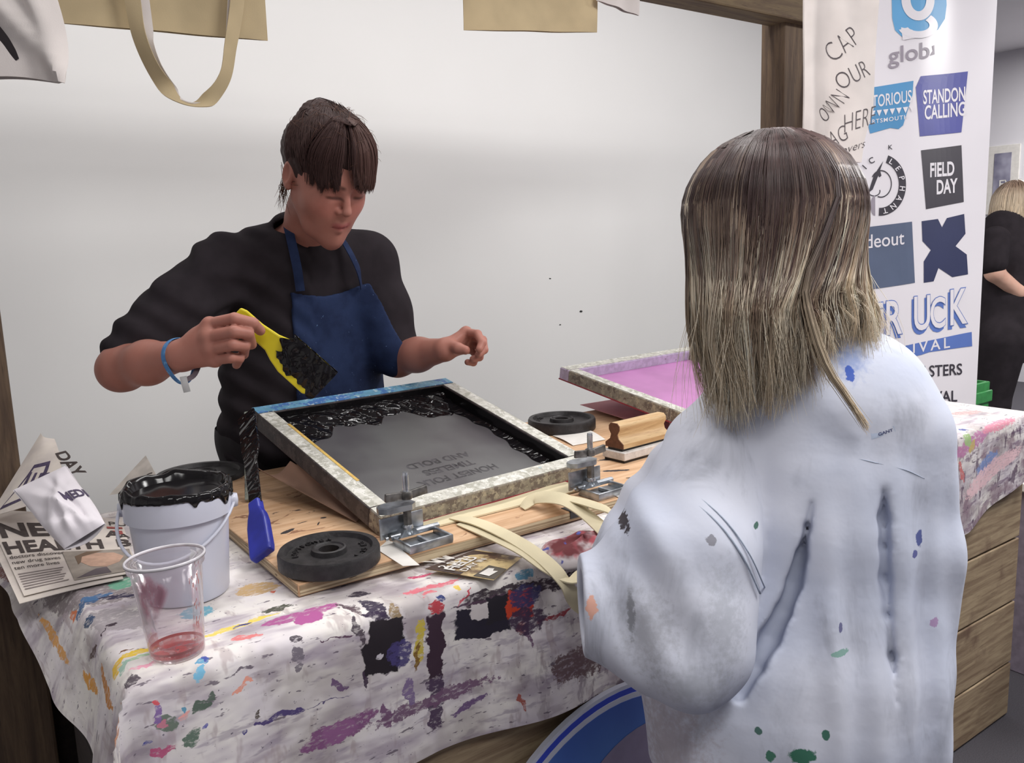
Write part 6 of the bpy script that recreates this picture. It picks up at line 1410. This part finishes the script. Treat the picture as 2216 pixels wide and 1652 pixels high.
def seam(pix, r=.0013, name='seam', off=.0004, n=30):
    pts = [hitp(*q) for q in spline([(a, b, 0) for a, b in pix], n)[:, :2]]
    pts = [p+(CAM-p)/np.linalg.norm(CAM-p)*off for p in pts]
    return MB().tube(pts, r, 6).build(name, M_seam, cus, True)
seam([(1448, 1048), (1500, 1086), (1560, 1140), (1610, 1210), (1645, 1285)]); seam([(1458, 1038), (1512, 1076), (1572, 1130), (1622, 1200), (1655, 1272)], .0010)
seam([(1700, 1016), (1760, 1000), (1840, 992), (1900, 1003)], .0009, off=.0012); seam([(1900, 1003), (1960, 1018), (2000, 1036)], .0009, off=.0012)
q0, q1 = hitp(1886, 952), hitp(1938, 934); q2, q3 = hitp(1934, 922), hitp(1884, 936)
fwd = unit(CAM-q0)*.0022
lb = mesh('loop_label', [q0+fwd, q1+fwd, q2+fwd, q3+fwd, q0, q1, q2, q3], [(0, 1, 2, 3), (7, 6, 5, 4), (0, 4, 5, 1), (1, 5, 6, 2), (2, 6, 7, 3), (3, 7, 4, 0)], plain('pale_blue_label', srgb(196, 208, 230), .7), cus); lb['label'] = 'small pale label with dark lettering'
letters('label_lettering', [('GANT', .30, .18, .85, .02, dict(sx=.26, sy=.75))], lambda x, y, l: (q0*(1-x)+q1*x)*(1-y)+(q3*(1-x)+q2*x)*y+fwd+unit(fwd)*l, plain('navy_thread', srgb(70, 76, 120), .8), lb, .0008)
# collar
nc = P(1792, 742, 1.172); 
def collar(s, t):
    a = 2*math.pi*s; r = .062+.012*t*(1-t)*4*.3+.004*(1-t); fl = .02*(1-t)
    return nc+AH*((r+fl*.4)*math.sin(a))-BH*((r+fl*.3)*math.cos(a))+ZH*(-.022+.040*t-.016*(1-math.cos(a))*.5)
sheet('collar', collar, 48, 8, .003, M_shirt, cus)
M_trs = plain('dark_trousers', srgb(56, 54, 66), .9)
fj = Field((lo_[0]-.30, lo_[1]-.24, .05), (lo_[0]+.36, lo_[1]+.40, .90), .012, None, o=(CAM[0], CAM[1], 0))
for s in (-1, 1):
    h0_ = hipc+AH*s*.085-ZH*.03; fj.chain([h0_, np.array((h0_[0], h0_[1], .46)), np.array((h0_[0], h0_[1], .10))-BH*.02], [.10, .07, .055], .02)
fj.build('trousers', M_trs, cus, None, 1)
# ---------------- hair: dark roots, blonde lengths, in locks
rg_ = np.random.RandomState(4)
def P0(px, py, dep): return (P(px, py, dep)-HD)@CR
phis = np.radians([-180, -140, -110, -85, -60, -35, -12, 8, 25, 42, 58, 75, 95, 120, 150, 180])
ends = np.array([P0(1640, 800, 1.26), P0(1560, 800, 1.24), P0(1548, 850, 1.15), P0(1552, 872, 1.10), P0(1575, 882, 1.065), P0(1615, 880, 1.05), P0(1668, 870, 1.045), P0(1712, 838, 1.045), P0(1765, 815, 1.05), P0(1800, 740, 1.075), P0(1848, 715, 1.09), P0(1878, 742, 1.10), P0(1892, 752, 1.13), P0(1880, 740, 1.18), P0(1800, 760, 1.24), P0(1640, 800, 1.26)])
mids = np.array([P0(1660, 640, 1.25), P0(1560, 640, 1.23), P0(1500, 645, 1.14), P0(1503, 660, 1.085), P0(1540, 670, 1.035), P0(1590, 680, 1.015), P0(1655, 680, 1.005), P0(1705, 670, 1.008), P0(1760, 650, 1.015), P0(1808, 630, 1.03), P0(1845, 620, 1.06), P0(1868, 620, 1.09), P0(1880, 625, 1.13), P0(1860, 630, 1.19), P0(1780, 640, 1.24), P0(1660, 640, 1.25)])
def ip(tab, ph): return np.stack([np.interp(ph, phis, tab[:, k]) for k in range(3)], -1)
crown = np.array((.006, -.005, 0))
RXh, RYh, RZh = .121, .118, .112
def head_pt(ph, th, sc=1.0):
    ph = np.asarray(ph); return np.stack([RXh*np.sin(th)*np.sin(ph)*sc, -RYh*np.sin(th)*np.cos(ph)*sc, RZh*np.cos(th)*sc+0*ph], -1)
DK, MD, LT, LT2 = [np.array(srgb(*q)) for q in ((72, 54, 52), (136, 114, 98), (218, 199, 172), (238, 226, 204))]
ctrl = []; cc = []; rr_ = []
NL = 520
for L in range(NL):
    ph0 = rg_.uniform(-math.pi*.86, math.pi*.86) if rg_.rand() > .35 else rg_.uniform(-1.7, 1.9); lay = rg_.rand()**.6; sc = .93+.075*lay
    ns = rg_.randint(12, 20); lenv = .94+.05*rg_.randn()-(.12+.40*rg_.rand() if rg_.rand() < .45 else -.08*rg_.rand())
    e0 = ip(ends, ph0); m0 = ip(mids, ph0); e0 = m0+(e0-m0)*np.clip(lenv, .35, 1.15); e0 = e0+np.array((.007*rg_.randn(), .006*rg_.randn(), .012*rg_.randn())); cw = np.array((.004*rg_.randn(), .003*rg_.randn(), 0))
    tone = rg_.randn()*.10; streak = rg_.rand() < .28; mm = m0*(.95+.05*lay)+cw
    th0 = .10+.30*rg_.rand()**1.5 if rg_.rand() < .75 else rg_.uniform(.3, .9)
    spr = .020+.020*rg_.rand(); dkn = math.exp(.20*rg_.randn())*(.72+.34*lay)
    for k in range(ns):
        u = rg_.randn(); ph = ph0+spr*1.6*u; j = rg_.randn(3)
        # roots lie along the parting, which runs from crown towards the face
        rt = head_pt(ph, th0, sc)+np.array((0, .02, 0))*(1-min(1, th0/.3)); 
        c4 = [rt, head_pt(ph, .62+.1*th0, sc*1.0), head_pt(ph, 1.05, sc*1.0), head_pt(ph, 1.5, sc*1.0), mm*.5+.5*head_pt(ph, 1.85, sc)+j*.0012, mm+np.array((RXh*math.cos(ph0), RYh*math.sin(ph0), 0))*spr*1.0*u+j*.0012, (mm+e0)/2+np.array((RXh*math.cos(ph0), RYh*math.sin(ph0), 0))*spr*.7*u+cw*1.2+j*.0014, e0+np.array((RXh*math.cos(ph0), RYh*math.sin(ph0), 0))*spr*.35*u+j*.0042]
        ctrl.append(c4); rr_.append(.00062*(.8+.5*rg_.rand()))
        st_ = .60-.16*min(1, abs(ph0-.15)/.9)+tone*1.3+.05*rg_.randn()-(.16 if streak else 0); t_ = np.linspace(0, 1, 18)
        w1 = np.clip((t_-st_+.12)/.22, 0, 1)[:, None]; w2 = np.clip((t_-st_-.10)/.25, 0, 1)[:, None]
        col = DK*(1-w1)+MD*w1; col = col*(1-w2)+(LT2 if streak else LT)*w2; cc.append(np.clip(col*dkn*(1+.22*tone+.10*rg_.randn()), 0, 1))
ctrl = np.array(ctrl)
# one long lock falling down the back to the label
for k in range(70):
    u = rg_.randn()*.5; j = rg_.randn(3)*.002; l = [head_pt(.35+.03*u, .3, 1.0), head_pt(.38+.03*u, .8, 1.01), head_pt(.40+.03*u, 1.4, 1.01), P0(1745+6*u, 600, 1.005), P0(1752+8*u, 690, 1.0), P0(1785+9*u, 790, 1.015), P0(1830+8*u, 860, 1.028), P0(1872+7*u, 915+20*rg_.rand(), 1.045)]
    ctrl = np.concatenate([ctrl, (np.array(l)+j*np.linspace(0, 1, 8)[:, None])[None]]); rr_.append(.0008); t_ = np.linspace(0, 1, 18)[:, None]; w = np.clip((t_-.35)/.3, 0, 1); cc.append(np.clip((DK*(1-w)+LT*w)*(1+.1*rg_.randn()), 0, 1))
# stray wisps past the ends
for k in range(170):
    ph = rg_.uniform(-1.8, 1.9); b0 = ip(mids, ph); e1 = ip(ends, ph); j = rg_.randn(3); out = np.array((math.sin(ph), -math.cos(ph), 0))
    e2 = e1+out*abs(.012*rg_.randn())+np.array((.020*rg_.randn(), .006*rg_.randn(), -.012-.022*rg_.rand()))
    l = [head_pt(ph, .5, 1.0), head_pt(ph, .8, 1.005), head_pt(ph, 1.2, 1.01), head_pt(ph, 1.6, 1.01), (head_pt(ph, 1.75)+b0)/2, b0*1.02+j*.003, (b0+e2)/2+out*.006+j*.004, e2]
    ctrl = np.concatenate([ctrl, np.array(l)[None]]); rr_.append(.00050); t_ = np.linspace(0, 1, 18)[:, None]; w = np.clip((t_-.40)/.3, 0, 1); cc.append(np.clip((DK*(1-w)+LT2*w)*(1+.1*rg_.randn()), 0, 1))
PP = cat_path(ctrl, 18)
M_hair2 = hair_mat('ombre_blonde_hair', .36, .5)
hr = strands('hair', PP@CR.T+HD, np.array(rr_), M_hair2, cus, np.array(cc)); hr['kind'] = 'stuff'
# dense under-layer so that no scalp shows
nu, nv = 64, 30; v = []; cv = []
pa = np.linspace(-math.pi, math.pi, nu, endpoint=False)
for j in range(nv+1):
    t = j/nv
    for a in pa:
        if t < .5: q = head_pt(a, .02+1.55*t/.5, .925)
        else:
            w = (t-.5)/.5; q = head_pt(a, 1.57, .925)*(1-w)**1.0+(ip(mids, a)*.90+(ip(ends, a)-ip(mids, a))*.30*.9)*w
        v.append(HD+CR@q); k = np.clip((t-.45)/.5, 0, 1); cv.append(DK*.75*(1-k)+MD*.8*k)
f = []
for j in range(nv):
    for i in range(nu): f.append((j*nu+i, (j+1)*nu+i, (j+1)*nu+(i+1) % nu, j*nu+(i+1) % nu))
npmesh('hair_underlayer', v, f, M_hair2, cus, True, np.array(cv))
# ------------------------------------------------------------------ the far end of the room
FD = 4.5
far = thing('person', 'person with long blonde hair in black clothes standing beyond the banner', 'person', tuple(np.array((*P(2180, 600, FD)[:2], 0))))
fo = CR.T@(P(2180, 600, FD)-np.array((CAM[0], CAM[1], 0)))
ff = Field((fo[0]-.30, fo[1]-.35, -.02), (fo[0]+.60, fo[1]+.35, 1.70), .009, None, o=(CAM[0], CAM[1], 0))
fhd = P(2196, 445, FD)
ff.ell(fhd, CR, (.085, .075, .11), .02); ff.ell(fhd+AH*.04-ZH*.03, CR, (.055, .058, .075), .02); ff.cone(fhd+AH*.095-ZH*.01, fhd+AH*.105-ZH*.035, .01, .012, .01)
ff.cone(fhd-ZH*.08, P(2180, 510, FD), .05, .055, .03)
ff.chain([P(2185, 520, FD), P(2188, 620, FD), P(2178, 720, FD)], [.13, .12, .15], .05, flat=BH, fs=.9)
ff.chain([P(2160, 525, FD-.14), P(2158, 590, FD-.15), P(2210, 632, FD-.12), P(2245, 650, FD-.10)], [.055, .045, .036, .026], .02)
for i in range(4): ff.chain([P(2245, 650, FD-.10), P(2262+2*i, 654+6*i, FD-.10+.01*i), P(2275, 662+6*i, FD-.10)], [.014, .010, .008], .004)
ff.chain([P(2225, 525, FD+.14), P(2240, 590, FD+.15), P(2260, 640, FD+.05)], [.055, .045, .03], .02)
for s in (-1, 1):
    h_ = P(2172, 740, FD+.08*s); kn = np.array((h_[0], h_[1], .47))-AH*.03; an = np.array((h_[0], h_[1], .09))-AH*.05
    ff.chain([h_, kn, an], [.10, .07, .045], .03); ff.cone(an-ZH*.04, an+AH*.16-ZH*.05, .035, .03, .02)
ff.build('body', skin_mat('far_skin', SK2), far, lambda V: np.tile(SK2, (len(V), 1)), 2)
fk = Field((fo[0]-.35, fo[1]-.40, .06), (fo[0]+.60, fo[1]+.40, 1.55), .010, None, o=(CAM[0], CAM[1], 0))
fk.chain([P(2180, 503, FD), P(2186, 560, FD), P(2188, 640, FD), P(2178, 730, FD)], [.125, .150, .145, .168], .05, flat=BH, fs=.95)
fk.chain([P(2160, 520, FD-.13), P(2154, 568, FD-.15)], [.075, .072], .03); fk.chain([P(2225, 520, FD+.13), P(2238, 570, FD+.15)], [.075, .07], .03)
for s in (-1, 1):
    h_ = P(2172, 740, FD+.08*s); fk.chain([h_, np.array((h_[0], h_[1], .47))-AH*.03, np.array((h_[0], h_[1], .12))-AH*.05], [.125, .085, .06], .03)
fk.build('black_clothes', M_black, far, None, 2)
ctrl = []; cc = []
for k in range(900):
    a = rg_.uniform(-2.6, .9); th = .1+.5*rg_.rand(); s = 1+.06*rg_.rand(); d_ = lambda t: fhd+AH*(.112*s*math.sin(t)*math.sin(a))-BH*(.108*s*math.sin(t)*math.cos(a))+ZH*(.128*s*math.cos(t))
    e = fhd-ZH*(.20+.12*rg_.rand())+AH*(-.055+.06*math.sin(a)+.02*rg_.randn())-BH*(.115*math.cos(a)+.02*rg_.randn())
    ctrl.append([d_(th), d_(.9), d_(1.5), (d_(1.9)+e)/2, e]); t_ = np.linspace(0, 1, 9)[:, None]; w = np.clip((t_-.15)/.4, 0, 1); cc.append(np.clip((MD*1.1*(1-w)+LT*w)*(1+.18*rg_.randn()), 0, 1))
strands('hair', cat_path(np.array(ctrl), 9), .0030, M_hair2, far, np.array(cc))['kind'] = 'stuff'
npv = []; pts = [fhd+AH*(.092*math.sin(t)*math.sin(a)-.012)-BH*(.088*math.sin(t)*math.cos(a))+ZH*(.116*math.cos(t)) for t in np.linspace(.02, 1.9, 12) for a in np.linspace(-2.7, .9, 24)]
npmesh('hair_underlayer', pts, [(j*24+i, (j+1)*24+i, (j+1)*24+i+1, j*24+i+1) for j in range(11) for i in range(23)], M_hair2, far, True, np.tile(MD, (len(pts), 1)))
MB().lathe(P(2212, 633, FD-.12)-AH*.005, [(.036, -.006), (.040, -.004), (.040, .004), (.036, .006)], 20, np.stack([BH, ZH, AH], 1)).build('bracelet', plain('silver_bracelet', (.7, .7, .7), .3, .6), far)
# wall poster, plinth, green crate
def onwall(px, py, x=8.135): return onx(px, py, x)
w0, w1_ = onwall(2148, 448), onwall(2184, 448); w2, w3 = onwall(2186, 330), onwall(2148, 330)
ps = thing('wall_poster', 'grey mottled poster in a white frame on the far wall', 'poster', tuple((w0+w2)/2))
y0_, y1_ = min(w0[1], w1_[1]), max(w0[1], w1_[1]); z0_, z1_ = w0[2], w2[2]
MB().box((8.130, (y0_+y1_)/2, (z0_+z1_)/2), (.016, y1_-y0_+.14, z1_-z0_+.14), bev=.004).build('frame', M_card, ps)
MB().box((8.119, (y0_+y1_)/2, (z0_+z1_)/2), (.004, y1_-y0_, z1_-z0_)).build('print', plain('mottled_print', srgb(170, 168, 186), .6, c2=srgb(110, 108, 130), sc=6), ps)
letters('lettering', [('EVERY', .05, .12, .10, .01, {}), ('DAY', .05, .02, .10, .01, {})], lambda x, y, l: np.array((8.1165-l, y1_-x-.0, z0_+.05+y)), M_card, ps, .001)
gq = onz(2105, 870, .30)
gc = P(2010, 850, 3.6); t = thing('green_crate', 'bright green crate standing on the floor behind the banner', 'crate', (gc[0], gc[1], 0))
M_green = plain('green_plastic', srgb(60, 150, 80), .5)
cz = .34
gb = MB(); gb.box((gc[0], gc[1], .02), (.40, .30, .02))
for q, e in (((0, -.15), (.40, .015)), ((0, .15), (.40, .015)), ((-.2, 0), (.015, .30)), ((.2, 0), (.015, .30))): gb.box((gc[0]+q[0], gc[1]+q[1], cz/2+.21), (*e, cz+.42))
gb.build('crate_walls', M_green, t)
MB().box((gc[0], gc[1]-.162, .70), (.42, .012, .05), bev=.004).build('rim', M_green, t)
pc = np.array((2.74, -.06, 0)); t = thing('display_plinth', 'grey plinth with white top beside the right end of the counter', 'plinth', tuple(pc))
MB().box(pc+ZH*.30, (.34, .40, .60), bev=.004).build('body', plain('plinth_grey', srgb(150, 140, 156), .6), t)
MB().box(pc+ZH*.615, (.38, .44, .028), bev=.004).build('top', M_card, t)
